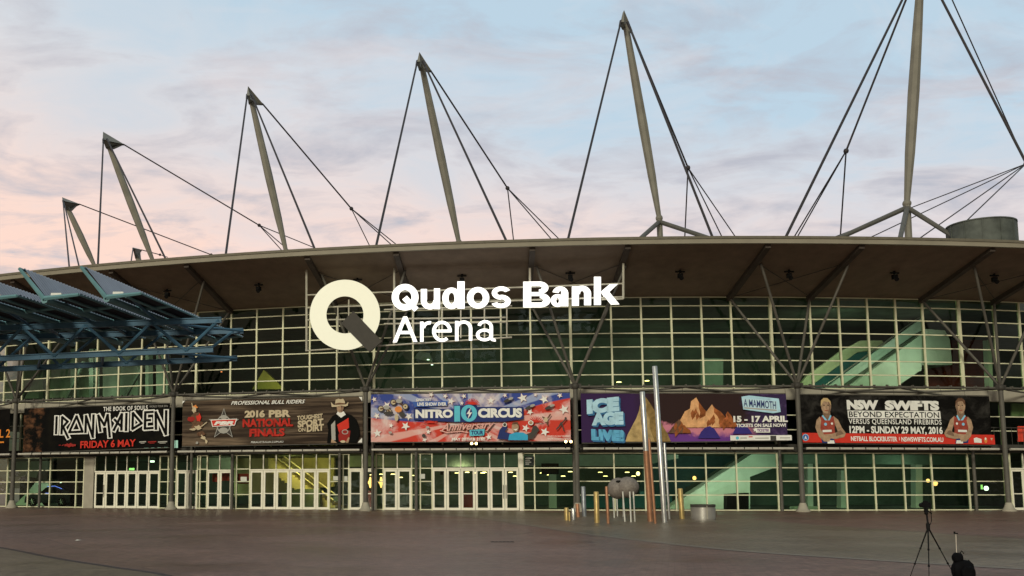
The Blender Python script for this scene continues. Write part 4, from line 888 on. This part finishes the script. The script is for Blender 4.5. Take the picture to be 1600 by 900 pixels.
# a plain sunset range of snow peaks stands where the cartoon animals were printed
def peak(pts, lit, shade, seed):
    r_ = random.Random(seed); (x0, y0), (xt, yt), (x1, y1) = pts; L = []; Rr = []; M_ = []
    for k in range(1, 6):
        f = k / 6; L.append((x0 + (xt - x0) * f + r_.uniform(-2.2, 2.2), y0 + (yt - y0) * f + r_.uniform(-2, 2))); Rr.append((xt + (x1 - xt) * f + r_.uniform(-2.2, 2.2), yt + (y1 - yt) * f + r_.uniform(-2, 2))); M_.append((xt + (x0 * .35 + x1 * .65 - xt) * f + r_.uniform(-3.5, 3.5), yt + (y1 - yt) * f))
    b.begin(); b.poly([(x0, y0)] + L + [(xt, yt)] + Rr + [(x1, y1)], lit); b.poly([(xt, yt)] + Rr + [(x1, y1), (x0 * .35 + x1 * .65, y1)] + M_[::-1], shade)
    for q in range(4): x = xt + r_.uniform(-6, 3); y = yt + (y0 - yt) * r_.uniform(.25, .7); b.poly([(x, y), (x + 2, y + 7), (x - 3, y + 13), (x - 4, y + 6)], shade)
    b.end('mountain_picture')
OC, OS = pm('ochre', (.46, .33, .15), .4, 2.2), pm('ochre_shade', (.24, .16, .06), .4, 3); RL, RS = pm('glow_rock', (.66, .36, .17), .35, 2.5), pm('glow_rock_shade', (.28, .09, .03), .5, 3)
peak([(975, 690), (1008, 619), (1046, 690)], OC, OS, 1); peak([(1050, 668), (1088, 621), (1120, 668)], RL, RS, 2); peak([(1086, 668), (1112, 632), (1146, 668)], RL, RS, 3); peak([(1122, 667), (1136, 643), (1152, 667)], pm('rust', (.36, .11, .04), .5, 4), RS, 4); peak([(1040, 677), (1060, 655), (1078, 677)], PBR, RS, 5)
HB = pm('hill_blue', (.045, .035, .20))
b.begin(); b.poly([(1088, 685), (1093, 675), (1100, 668), (1107, 666), (1114, 670), (1119, 678), (1123, 685)], HB); b.end('hill_picture')
b.begin(); b.poly([(1142, 678), (1148, 667), (1157, 663), (1166, 668), (1173, 678)], HB); b.end('hill_picture')
b.begin(); DB = pm('ice_side', (.05, .16, .33)); ICEB = pm('ice_face', (.42, .66, .80), .2, 1.5); ICED = pm('ice_face_low', (.13, .42, .66), .2, 1.5)
for bd, x0, y0, x1, y1, c, sl_ in (('ICE', 916, 622, 967, 645, ICEB, -.10), ('AGE', 923, 644, 973, 664.5, ICEB, -.03), ('LIVE!', 922, 671, 973, 689, ICED, .05)):
    for k in range(4): b.text(bd, x0 + k * .8, y0 + k * .9, x1 + k * .8, y1 + k * .9, DB, sl_, bold=.10)
    b.text(bd, x0, y0, x1, y1, c, sl_, bold=.09)
b.poly([(1158, 620), (1170, 618), (1216, 623), (1218, 644), (1206, 646), (1160, 640)], ICEB); b.poly([(1159, 622.5), (1212, 627), (1213, 644), (1161, 639)], pm('ice_plate', (.50, .70, .80)))
b.text('A MAMMOTH', 1161, 625.5, 1211, 637.5, PNV, .08, bold=.015); b.stroke([(1162, 637.5), (1211, 641.4)], 2.0, PG)
b.text('15 - 17 APRIL', 1144, 650, 1228, 660, PW, bold=.05); b.text('TICKETS ON SALE NOW!', 1148, 662, 1225, 667.5, PW, bold=.04)
b.star(1177, 671.5, 4, PW); b.poly([(1178, 669), (1200, 669), (1200, 676), (1178, 676)], PW); b.text('TICKETEK', 1180, 670.2, 1199, 674.8, PPU, bold=.04)
b.poly([(1138, 680.5), (1233, 680), (1233, 688), (1138, 688.5)], PW); b.ell(1149, 684.5, 2.6, 2.6, PCY, 10); b.stroke([(1154, 684.6), (1163, 684.5)], 1.6, PG); b.poly([(1200, 681), (1209, 681), (1209, 688), (1200, 688)], PDG); b.stroke([(1167, 682.6), (1172, 682.6)], 1.6, PR); b.stroke([(1177, 684.8), (1197, 684.6)], 1.4, PG); b.stroke([(1215, 684.4), (1230, 684.2)], 1.4, PG); b.end('sponsor_strip')
# netball banner
b = Banner(((1248, 616.5), (1546.5, 619), (1549.5, 695), (1250.5, 691.5)), 'black and red netball banner with two players crossing their arms')
b.sheet(art('netball_art', lambda t, g, s: mixc(t, ramp(t, noise(t, stretch(t, g, (6, 1, 2)), 1.8, 6, .65, .8), [(.45, 0.0), (.8, 1.0)]), (.006, .0055, .005), (.055, .052, .047))))
b.begin(); b.poly([(1250.2, 676.3), (1549, 679.5), (1549.5, 694.6), (1250.6, 691.2)], PR); b.end('red_strip')
b.begin()
b.text('NSW', 1321, 625, 1370, 640.5, PW, bold=.07, space=.9); b.text('SWIFTS', 1380, 626, 1465, 641.5, PW, bold=.07, space=.92)
b.poly([(1321.5, 641.5), (1466, 642.5), (1466.5, 654.5), (1322, 653.5)], PW); b.text('BEYOND EXPECTATION', 1323.5, 643.5, 1464, 652.5, PK, bold=.012)
b.text('VERSUS QUEENSLAND FIREBIRDS', 1322.5, 655, 1467, 664.5, PW, bold=.015, space=1.1); b.text('12PM - SUNDAY 29 MAY, 2016', 1323, 666, 1468, 679.5, PW, bold=.04); b.text('NETBALL BLOCKBUSTER', 1324.5, 682, 1396, 689.5, PW, bold=.03); b.text('|', 1399, 683, 1399.8, 688, PW); b.text('NSWSWIFTS.COM.AU', 1402.5, 683, 1468, 690.5, PW, bold=.03)
b.ell(1255, 683.5, 5, 5.4, PLB, 16); b.ell(1255, 683.5, 4, 4.4, PBL, 16); b.text('A', 1253, 681, 1257, 686.5, PW, bold=.04)
b.poly([(1516, 691.5), (1516, 685), (1520, 683.5), (1528, 686), (1528, 692)], PW); b.ell(1534.5, 688, 2.6, 4.5, POR, 10); b.ell(1534.5, 685.5, 1.4, 2, PW, 10); b.poly([(1542, 684.5), (1546, 684.5), (1544, 688.5)], PTAN); b.end('emblem')
def player(s, ox, flip, hairc, nm):
    f = lambda pts: [(ox + flip * x, y) for x, y in pts]
    s.begin()
    s.poly(f([(-7, 692), (-9, 684), (11, 684), (13, 692.5)]), PNV); s.poly(f([(1, 688), (11, 688), (12, 693), (1, 693)]), PW)
    s.poly(f([(-9, 684), (-9, 666), (-11, 654), (-5, 650), (4, 656), (12, 650), (15, 655), (13, 668), (14, 684)]), pm('team_red', (.33, .065, .045), .3, 5))
    s.poly(f([(-9, 651), (-14, 656), (-16.5, 668), (-12, 682), (-4, 690), (4, 690), (6, 685), (-3, 680), (-9, 670), (-7, 657)]), PSK)
    s.poly(f([(12, 650), (19, 656), (24, 668), (30, 677), (27, 683), (14, 686), (-3, 684), (-4, 679), (8, 678), (18, 675), (14, 664)]), PSK); s.poly(f([(16, 675), (22, 672), (27, 678), (14, 682)]), PSK2)
    s.poly(f([(-4, 651), (-4, 640), (7, 640), (8, 651), (3, 657)]), PSK2); s.poly(f([(-6, 650), (-4, 648.5), (2.5, 657), (-1, 657)]), PLB); s.poly(f([(9, 650), (7, 648.5), (3, 657), (6, 657)]), PLB)
    s.ell(ox + flip * 1.5, 635, 7.6, 11.5, PSK); s.poly(f([(4, 625), (9, 631), (8, 642), (4, 646.5), (6, 637)]), PSK2)
    s.poly(f([(-6.8, 635), (-6, 626), (-2, 622), (4, 622), (8.6, 627), (9.4, 634), (6, 628), (-2, 627)]), hairc); 
    for e in (-1.6, 4.4): s.ell(ox + flip * e, 633.5, 1.3, .7, PK, 8); s.stroke(f([(e - 1.7, 631.6), (e + 1.7, 631.4)]), .6, PSK2)
    s.stroke(f([(1.6, 634), (1.2, 638.2), (2.4, 638.4)]), .7, PSK2); s.stroke(f([(-.8, 641.4), (4, 641.3)]), .9, PDR); s.ell(ox + flip * -1, 663, 2.4, 2.4, PLB, 8); s.poly(f([(-6, 672), (8, 671.5), (8, 675), (-6, 675.5)]), PW); s.ell(ox + flip * 9, 662, 1.8, 2, PW, 8)
    s.end(nm)
player(b, 1287, 1, pm('blonde', (.55, .40, .20)), 'player_picture'); player(b, 1499, -1, PBR, 'player_picture')

# ------------------------------------------------------------------ blue steel canopy at the left
can = thing('steel_canopy', (-14, 30, 0), 'blue steel truss canopy with folded corrugated roof wings at far left', 'canopy')
def sheetm(name, c):
    m = bpy.data.materials.new(name); m.use_nodes = True; t = m.node_tree; p = t.nodes['Principled BSDF']; p.inputs['Roughness'].default_value = .5; p.inputs['Metallic'].default_value = .15
    tcn = t.nodes.new('ShaderNodeTexCoord'); n1 = noise(t, tcn.outputs['Object'], 1.2, 5, .6)
    t.links.new(mixc(t, ramp(t, n1, [(.3, 0.0), (.7, 1.0)]), tuple(k * .8 for k in c), c), p.inputs['Base Color']); return m
SHEET = sheetm('corrugated_zinc', (.33, .36, .43)); SHEETD = mat('dark_sheet_underside', (.035, .042, .055), .7)  # same sheet below; its shade is put into a darker underside colour
AX = Vector((1.71, 8.0, 0)).normalized()
def wing(p0, p1, L, mb, waves=46, amp=.022):       # corrugated sheet: ridges run from p0 to p1, repeated along AX
    p0, p1 = Vector(p0), Vector(p1); up = (p1 - p0).cross(AX).normalized(); up = up if up.z > 0 else -up; n = waves * 4; vs = []
    for k in range(n + 1):
        d = AX * (L * k / n) + up * (amp * sin(k * pi / 2 + .4)); vs += [p0 + d, p1 + d, p0 + d - up * .012, p1 + d - up * .012]
    fs = []
    for k in range(n):
        a = k * 4; b_ = a + 4; fs += [(a, a + 1, b_ + 1, b_), (a, b_, b_ + 2, a + 2), (a + 1, a + 3, b_ + 3, b_ + 1)]
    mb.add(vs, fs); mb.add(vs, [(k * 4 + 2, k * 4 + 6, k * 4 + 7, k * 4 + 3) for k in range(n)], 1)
for k in range(-1, 6):
    base = Vector((-7.9 - 1.84 * k, 27.0 + .18 * k, 6.83))
    if k == -1: continue
    wl = base + Vector((-.76, 0, .90)); wr = base + Vector((.98, 0, .13)); L = 8.2
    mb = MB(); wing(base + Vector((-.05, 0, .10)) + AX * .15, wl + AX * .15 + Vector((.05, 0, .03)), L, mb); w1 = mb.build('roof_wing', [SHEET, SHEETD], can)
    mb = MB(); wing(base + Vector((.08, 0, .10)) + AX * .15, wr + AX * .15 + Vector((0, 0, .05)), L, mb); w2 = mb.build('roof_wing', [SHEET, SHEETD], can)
    mb = MB()
    for o in (0.0, 2.0, 4.0, 6.0, 8.0):
        q = AX * o
        mb.tube(base + q, wl + q, .075, .05, 6); mb.tube(base + q + Vector((0, 0, .02)), wr + q, .075, .05, 6)
    mb.tube(base - Vector((0, 0, .02)), base + AX * 8.4 - Vector((0, 0, .02)), .11, n=8)
    mb.tube(wl, wl + AX * 8.2, .035, n=6); mb.tube(wr, wr + AX * 8.2, .035, n=6)
    mb.tube(base.lerp(wr, .55) - Vector((0, 0, .03)), base.lerp(wr, .55) + AX * 8.2 - Vector((0, 0, .03)), .04, n=6)
    mb.build('wing_frame', LBLUEP, can)
    mb = MB(); mb.box(base + Vector((.28, .2, .16)), (.30, .12, .10)); mb.build('gutter_box', WHITEP, can)
def ctruss(a0, a1, b0, b1, tn, br):
    mb = MB(); a0, a1, b0, b1 = map(Vector, (a0, a1, b0, b1))
    def beam(p, q, w=.11, h=.18):
        d = (q - p).normalized(); s = Vector((-d.y, d.x, 0)).normalized() * w / 2; u = Vector((0, 0, h / 2))
        for z0, z1, k in ((-1, -.72, 1), (.72, 1, 1), (-.72, .72, .18)): mb.hexa([p - s * k + u * z0, p + s * k + u * z0, q + s * k + u * z0, q - s * k + u * z0][::1] + [p - s * k + u * z1, p + s * k + u * z1, q + s * k + u * z1, q - s * k + u * z1])
    beam(a0, a1); beam(b0, b1)
    ch = mb.build('truss', BLUEP, can); ab = (a1 - a0)
    for k in range(tn):
        f0 = br[0] + br[1] * k; p = a0 + ab * f0; q = b0 + (b1 - b0) * ((f0 + br[1] / 2)) if False else None
        mb = MB(); lo = b0 + (b1 - b0).normalized() * ((a0 + ab * (f0 + br[1] / 2) - b0).dot((b1 - b0).normalized())); hi2 = a0 + ab * (f0 + br[1])
        mb.tube(p, lo, .05, n=6); mb.tube(lo, hi2, .05, n=6); mb.build('web_member', BLUEP, ch)
tA0, tA1 = dep(-330, 525, 32.6), dep(346, 500, 29.1); tB0, tB1 = dep(-330, 574, 32.6), dep(333, 546, 29.3)
xs = [tA0 + (tA1 - tA0) * f for f in (0, 1)]
ctruss(tA0, tA1, tB0, tB1, 7, (1 - 7 * .1425 - .005, .1425))
uA0, uA1 = dep(-330, 536, 34.6), dep(380, 517, 31.4); uB0, uB1 = dep(-330, 592, 34.4), dep(370, 560, 31.1)
ctruss(uA0, uA1, uB0, uB1, 7, (1 - 7 * .14 - .02, .14))
def cm(p, q, r=.05): mb = MB(); mb.tube(p, q, r, n=6); mb.build('cross_member', BLUEP, can)
for f in (.2, .34, .48, .62, .76, .90): cm(tA0.lerp(tA1, f), uA0.lerp(uA1, f)); cm(tB0.lerp(tB1, f), uB0.lerp(uB1, f - .04))
cm(tA0.lerp(tA1, .86), uA1, .045); cm(tB0.lerp(tB1, .88), uB1, .045)
for f in (.3, .44, .58, .72, .86): cm(tA0.lerp(tA1, f) + Vector((0, 0, .1)), tA0.lerp(tA1, f) + Vector((-.2, -2, .35)))
for p, q in ((tA0, tB0), (uA0, uB0)):
    mb = MB(); c = p.lerp(p + (tA1 - tA0).normalized(), 1.2); mb.tube((c.x, c.y, 0), (c.x, c.y, p.z), .14, n=12); mb.build('post', BLUEP, can, True)
# ------------------------------------------------------------------ sculpture and art poles on the plaza
g0 = gnd(974, 812); sc_ = thing('sculpture', g0, 'grey split pebble sculpture standing on six thin white legs', 'sculpture')
def pebble(d): return 1 + .06 * d.x * d.z + .03 * sin(3 * d.x + 2)
STONE = mat('grey_speckled_stone', (.20, .175, .155), .55, 0, .25, 9, .15)
cc = dep(979, 762, g0.y); w_ = 24.0 / F * g0.y
mb = MB(); mb.sphere((cc.x + .03, cc.y - .05, cc.z + .02), (w_ * .75, w_ * .72, w_ * .66), 28, 18, 0, pebble); mb.build('shell', STONE, sc_, True)
cc2 = dep(966, 763, g0.y + .22)
mb = MB(); mb.sphere((cc2.x, cc2.y, cc2.z), (w_ * .71, w_ * .70, w_ * .67), 28, 18, 0, pebble); mb.build('shell', STONE, sc_, True)
mb = MB(); q = dep(967, 752.5, g0.y - w_ * .22); mb.sphere(q, (w_ * .20, .10, w_ * .09), 12, 8); mb.build('dark_cleft', BLACK, sc_, True)
LEGM = mat('white_metal_leg', (.62, .62, .56), .4, .1)
for (bx, by), tx in (((960, 809), 957.5), ((965, 807), 963.5), ((976.5, 815), 973), ((974, 808), 973.5), ((986, 816), 984), ((992, 815), 989.5)):
    e = gnd(bx, by); t = dep(tx, 768, e.y); mb = MB(); mb.tube(e, t, .033, n=10); mb.build('leg', LEGM, sc_, True)
GOLD = mat('brushed_gold', (.45, .33, .13), .45, .55, .2, 4); COPP = mat('brushed_copper', (.36, .18, .10), .48, .5, .2, 4); SILV = mat('brushed_silver', (.52, .53, .52), .35, .8, .15, 4); STEELB = mat('dull_blue_steel', (.26, .28, .30), .45, .6, .2, 4)
PL = [(885.5, 813, 885, 793, 7, GOLD, 'short thick gold pole, leftmost of the art poles'), (890, 814, 889.5, 800, 3, GOLD, 'tiny thin gold pole touching the leftmost thick gold one'), (896, 812, 895.5, 794, 6, SILV, 'short silver pole beside the shortest gold poles'), (903.5, 808, 902, 787, 6, COPP, 'short copper pole in front of the grey building column'),
      (913, 807, 911, 760, 7, STEELB, 'mid height dull steel pole right of the building column'), (933, 817, 931.5, 768, 8, GOLD, 'mid height thick gold pole left of the pebble sculpture'), (950.5, 818, 947.5, 760, 4.6, COPP, 'slim copper pole touching the left side of the pebble sculpture'), (1016.5, 815, 1003.5, 612, 8.5, None, 'tall thick pole, copper below and silver above, right of the sculpture'),
      (1024, 818, 1014, 685, 4.2, COPP, 'tall thin copper pole leaning against the two coloured one'), (1038.5, 816, 1023, 572, 8, SILV, 'tallest silver pole of the art poles'), (1046, 811, 1038, 692, 4, SILV, 'tall thin silver pole right behind the tallest silver one'), (1066, 811, 1062.5, 763, 8, GOLD, 'mid height thick gold pole nearest the round planter')]
for bx, by, tx, ty, w, m_, lab in PL:
    e = gnd(bx, by); t = dep(tx, ty, e.y); r = w / 2 / F * e.y; mb = MB(); d = (t - e)
    if m_ is None:
        po = thing('art_pole', e, lab, 'pole', 'metal art poles on the plaza'); k = e.lerp(t, .54)
        mb.tube(e - Vector((0, 0, .02)), k, r, n=16); mb.build('copper_shaft', COPP, po, True); mb = MB(); mb.path([k, t - d.normalized() * .03, t], [r * .97, r * .97, r * .8], 16); mb.build('silver_shaft', SILV, po, True)
    else:
        mb.path([e - Vector((0, 0, .02)), t - d.normalized() * .03, t], [r, r, r * .8], 16); tag(mb.build('art_pole', m_, None, True, origin=e), lab, 'pole', 'metal art poles on the plaza')
e = gnd(1099, 812.5); r = 18.5 / F * e.y; zt = dep(1099, 788, e.y).z
pl = thing('round_planter', e, 'low round steel planter with a dark rim beside the art poles', 'planter')
STL = mat('brushed_steel_drum', (.40, .39, .36), .4, .6, .15, 3)
mb = MB(); mb.lathe(e, [(r * .95, 0), (r * .95, .05), (r, .06), (r, zt - .14), (r * .96, zt - .13), (r * .96, zt - .05)], 36); mb.build('drum', STL, pl, True)
mb = MB(); mb.lathe(e, [(r * .98, zt - .12), (r * 1.01, zt - .11), (r * 1.01, zt), (r * .9, zt), (r * .9, zt - .1), (0, zt - .1)], 36); mb.build('rim', DSTEEL, pl, True)
mb = MB(); mb.box(e + Vector((0, -r - .005, zt / 2)), (.035, .03, zt - .1)); mb.build('seam', SLAB, pl)

# ------------------------------------------------------------------ tripod, rucksack
YT = 15.7; hub = dep(1450, 822, YT); tri = thing('camera_tripod', (hub.x, hub.y, 0), 'black tripod holding a small camera on the near right plaza', 'tripod')
feet = [dep(1422, 915, YT + .1), dep(1452, 912, YT - .45), dep(1493, 905, YT + .25)]
for f in feet:
    f.z = 0.0; t = hub + Vector((0, 0, -.02)); mb = MB(); d = f - t
    mb.path([t, t + d * .42, t + d * .43, t + d * .72, t + d * .73, f], [.012, .011, .008, .008, .006, .006], 8)
    for k in (.42, .72): mb.path([t + d * (k - .012), t + d * (k + .012)], .016, 8)
    l = mb.build('leg', BLACK, tri, True); mb = MB(); mb.sphere(f + Vector((0, 0, .012)), .014, 8, 6); mb.build('rubber_foot', BLACK, l, True)
top = dep(1447, 797, YT)
mb = MB(); mb.path([hub - Vector((0, 0, .05)), hub + Vector((0, 0, .03)), hub + Vector((0, 0, .06)), top], [.028, .030, .014, .014], 10); mb.build('centre_column', BLACK, tri, True)
mb = MB(); mb.box(top + Vector((0, 0, .0)), (.045, .05, .07)); mb.sphere(top - Vector((0, 0, .05)), .03, 10, 8); mb.path([top + Vector((.03, 0, -.02)), top + Vector((.10, .02, -.06))], .008, 6); mb.build('head', BLACK, tri, True)
cb = dep(1447, 789, YT); ca = thing('camera', cb - Vector((0, 0, .05)), 'small black camera with a hanging strap mounted on the tripod', 'camera')
mb = MB(); mb.box(cb, (.125, .06, .085), 0, .3); mb.box(cb + Vector((-.01, 0, .052)), (.05, .05, .03), 0, .3); mb.build('body', BLACK, ca)
mb = MB(); mb.tube(cb + Vector((-.005, .02, -.005)), cb + Vector((-.03, .11, -.005)), .034, .036, 14); mb.build('lens', BLACK, ca, True)
mb = MB(); mb.path([cb + Vector((.06, 0, -.01)), cb + Vector((.072, 0, -.12)), cb + Vector((.075, 0, -.24)), cb + Vector((.055, 0, -.30)), cb + Vector((.03, 0, -.33)), hub + Vector((.01, -.02, .04))], .007, 6); mb.build('strap', BLACK, ca, True)
e = Vector((dep(1504, 880, 15.2).x, 15.2, 0)); bag = thing('rucksack', e, 'black rucksack standing on the paving beside the tripod', 'rucksack')
CLOTH = mat('black_nylon', (.005, .005, .006), .8, 0, .3, 12, .4, spec=.05)
def sackf(d): return 1.0 - .10 * max(0, d.z) + .03 * sin(6 * d.x + 4 * d.z)
def sack(c, r, mb, mi=0, p=2.6):
    def f(d): n = (abs(d.x) ** p + abs(d.y) ** p + abs(d.z) ** p) ** (-1 / p); return n * sackf(d)
    mb.sphere(c, r, 28, 18, mi, f)
hx = .155
mb = MB(); sack(e + Vector((.0, .02, .175)), (hx, .10, .185), mb); mb.build('body', CLOTH, bag, True)
mb = MB(); sack(e + Vector((.02, -.10, .14)), (.11, .05, .12), mb); mb.build('front_pocket', CLOTH, bag, True)
mb = MB(); sack(e + Vector((-.06, .02, .37)), (.075, .075, .085), mb); mb.build('top_flap', CLOTH, bag, True)
mb = MB(); mb.path([e + Vector((.10, .02, .33)), e + Vector((.16, .0, .26)), e + Vector((.18, 0, .12)), e + Vector((.15, 0, .03))], .012, 6); mb.path([e + Vector((-.12, .02, .30)), e + Vector((-.165, -.02, .2)), e + Vector((-.16, 0, .08))], .014, 6); mb.path([e + Vector((-.03, .0, .44)), e + Vector((0, .0, .475)), e + Vector((.03, 0, .43))], .007, 6); mb.build('strap', CLOTH, bag, True)
mb = MB(); mb.box(e + Vector((-.005, -.152, .075)), (.045, .008, .03)); mb.build('tag', mat('pale_tag', (.55, .62, .66), .5), bag)
s0 = e + Vector((-.06, .06, .05)); s1 = dep(1493.5, 834, 15.26)
stk = thing('selfie_stick', s0, 'thin pale rod with a dark clip rising out of the rucksack', 'stick')
mb = MB(); mb.tube(s0, s1, .009, .006, 8); mb.build('rod', mat('pale_rod', (.55, .5, .42), .4), stk, True)
mb = MB(); mb.box(s1 + Vector((0, 0, .005)), (.05, .03, .018)); mb.box(s1 + Vector((-.02, 0, .02)), (.012, .03, .03)); mb.build('clip', BLACK, stk)

# ------------------------------------------------------------------ show car inside the left foyer
cbase = A(th(84, 795, 105.2)[0], 105.2, .02); car = thing('show_car', cbase, 'dark silver car parked inside the glass at far left', 'car')
ang = th(84, 795, 105.2)[0] + radians(8)
def CP(x, y, z): return cbase + Matrix.Rotation(ang, 3, 'Z') @ Vector((x, y, z))
PAINT = mat('dark_car_paint', (.05, .055, .075), .22, .5, .1, 1)
prof = [(-2.0, .30, .82), (-1.95, .72, .86), (-1.3, .92, .88), (-.75, 1.02, .86), (-.2, 1.42, .72), (.6, 1.47, .70), (1.3, 1.25, .74), (1.85, 1.02, .84), (2.0, .75, .84), (2.02, .32, .80)]
mb = MB(); n = len(prof); vs = []
for x, z, w in prof:
    for y, zz2 in ((-w, .25), (-w * 1.02, min(z, .55)), (-w * (.97 if z < 1.05 else .95), min(z, .92)), (-w * .92 + .05, z), (0, z + .02), (w * .92 - .05, z), (w * (.97 if z < 1.05 else .95), min(z, .92)), (w * 1.02, min(z, .55)), (w, .25)): vs.append(CP(x, y, zz2))
mb.add(vs, [(i * 9 + j, (i + 1) * 9 + j, (i + 1) * 9 + j + 1, i * 9 + j + 1) for i in range(n - 1) for j in range(8)] + [tuple(range(9)), tuple(range((n - 1) * 9, n * 9))]); mb.build('body', PAINT, car, True)
mb = MB()
for s_ in (-1, 1): mb.prism([CP(-.62, s_ * .885, .95), CP(-.18, s_ * .80, 1.36), (CP(.55, s_ * .79, 1.40)), CP(1.15, s_ * .82, 1.2), CP(1.2, s_ * .88, .95)], CP(0, s_ * .03, 0) - CP(0, 0, 0))
mb.build('side_window', BLACK, car)
for x in (-1.25, 1.3):
    for s_ in (-1, 1):
        mb = MB(); mb.tube(CP(x, s_ * .68, .33), CP(x, s_ * .92, .33), .33, n=22); wl_ = mb.build('wheel', BLACK, car, True)
        mb = MB()
        for k in range(7): a = 2 * pi * k / 7; mb.tube(CP(x, s_ * .925, .33), CP(x + .22 * cos(a), s_ * .925, .33 + .22 * sin(a)), .025, n=6)
        mb.tube(CP(x, s_ * .9, .33), CP(x, s_ * .935, .33), .06, n=10); mb.build('rim', SILV, wl_, True)
for s_ in (-1, 1): mb = MB(); mb.sphere(CP(-1.92, s_ * .6, .70), (.10, .16, .08), 12, 8); mb.build('headlight', SILV, car, True)
mb = MB(); mb.path([CP(-.1, -.74, 1.46), CP(.55, -.72, 1.50), CP(1.2, -.76, 1.30)], .02, 6); mb.build('lit_roof_strip', LAMPB, car, True)  # blue light falling on the car, put in as glowing pieces
mb = MB(); mb.box(CP(.05, -.93, .95), (.28, .03, .07), 0, ang); mb.build('lit_badge', LAMPB, car)

# ------------------------------------------------------------------ notices and posters on the glass
def sheet_on(name, x0, y0, x1, y1, R, m_, lab, cat):
    P = [on(x, y, R) for x, y in ((x0, y1), (x1, y1), (x1, y0), (x0, y0))]; mb = MB(); c = sum(P, Vector()) / 4; t = math.atan2(c.x - CX, CY - c.y); mb.prism(P, (-sin(t) * .012, cos(t) * .012, 0)); tag(mb.build(name, m_, None, origin=P[0]), lab, cat)
PAPER = mat('notice_paper', (.60, .62, .55), .8); POSTER = mat('red_poster', (.42, .03, .03), .6)
sheet_on('notice', 376, 745, 385.5, 752.5, RG + .09, PAPER, 'white paper notice stuck over the red poster at the doors', 'notice')
sheet_on('poster', 371.5, 740, 389.5, 756, RG - .25, POSTER, 'red poster behind the glass panel with a white notice on it', 'poster')
sheet_on('poster', 332, 740.5, 340.5, 753, RG - .7, POSTER, 'small red poster behind the left door of the pair', 'poster')
sheet_on('poster', 345.5, 738.5, 358.5, 751, RG - .7, POSTER, 'large red poster behind the right door of the pair', 'poster')
sheet_on('notice', 520.5, 744, 529.5, 750.5, RG + .09, PAPER, 'wide pale notice on the glass beside the yellow lit stair', 'notice')
sheet_on('notice', 537.8, 744, 543, 751.5, RG + .09, PAPER, 'small pale notice on the dark panel left of the lamp door', 'notice')
sheet_on('notice', 655, 740.5, 664, 748, RG + .09, PAPER, 'pale notice on the fixed glass left of the six door row', 'notice')
sheet_on('notice', 521, 775, 528, 783, RG - .3, mat('dim_paper', (.3, .33, .3), .8), 'dim notice low behind the glass beside the yellow lit stair', 'notice')
DK = mat('notice_board_dark', (.012, .02, .018), .6)
sheet_on('notice_board', 819.5, 713, 834.5, 727.5, RG + .10, DK, 'dark directory board on the first tall pane right of the doors', 'notice board')
mb = MB()
for i, (wd) in enumerate((10, 7, 9, 6)):
    y = 715.5 + i * 3.0; P = [on(x, yy, RG + .125) for x, yy in ((821, y + 1.1), (821 + wd, y + 1.1), (821 + wd, y), (821, y))]; mb.add(P, [(0, 1, 2, 3)])
mb.build('printed_lines', PAPER, bpy.data.objects['notice_board'])
sheet_on('sign_panel', 1590, 666, 1606, 690, RG + .25, mat('red_sign_panel', (.75, .07, .04), .5), 'red panel standing behind the balcony railing at far right', 'sign')
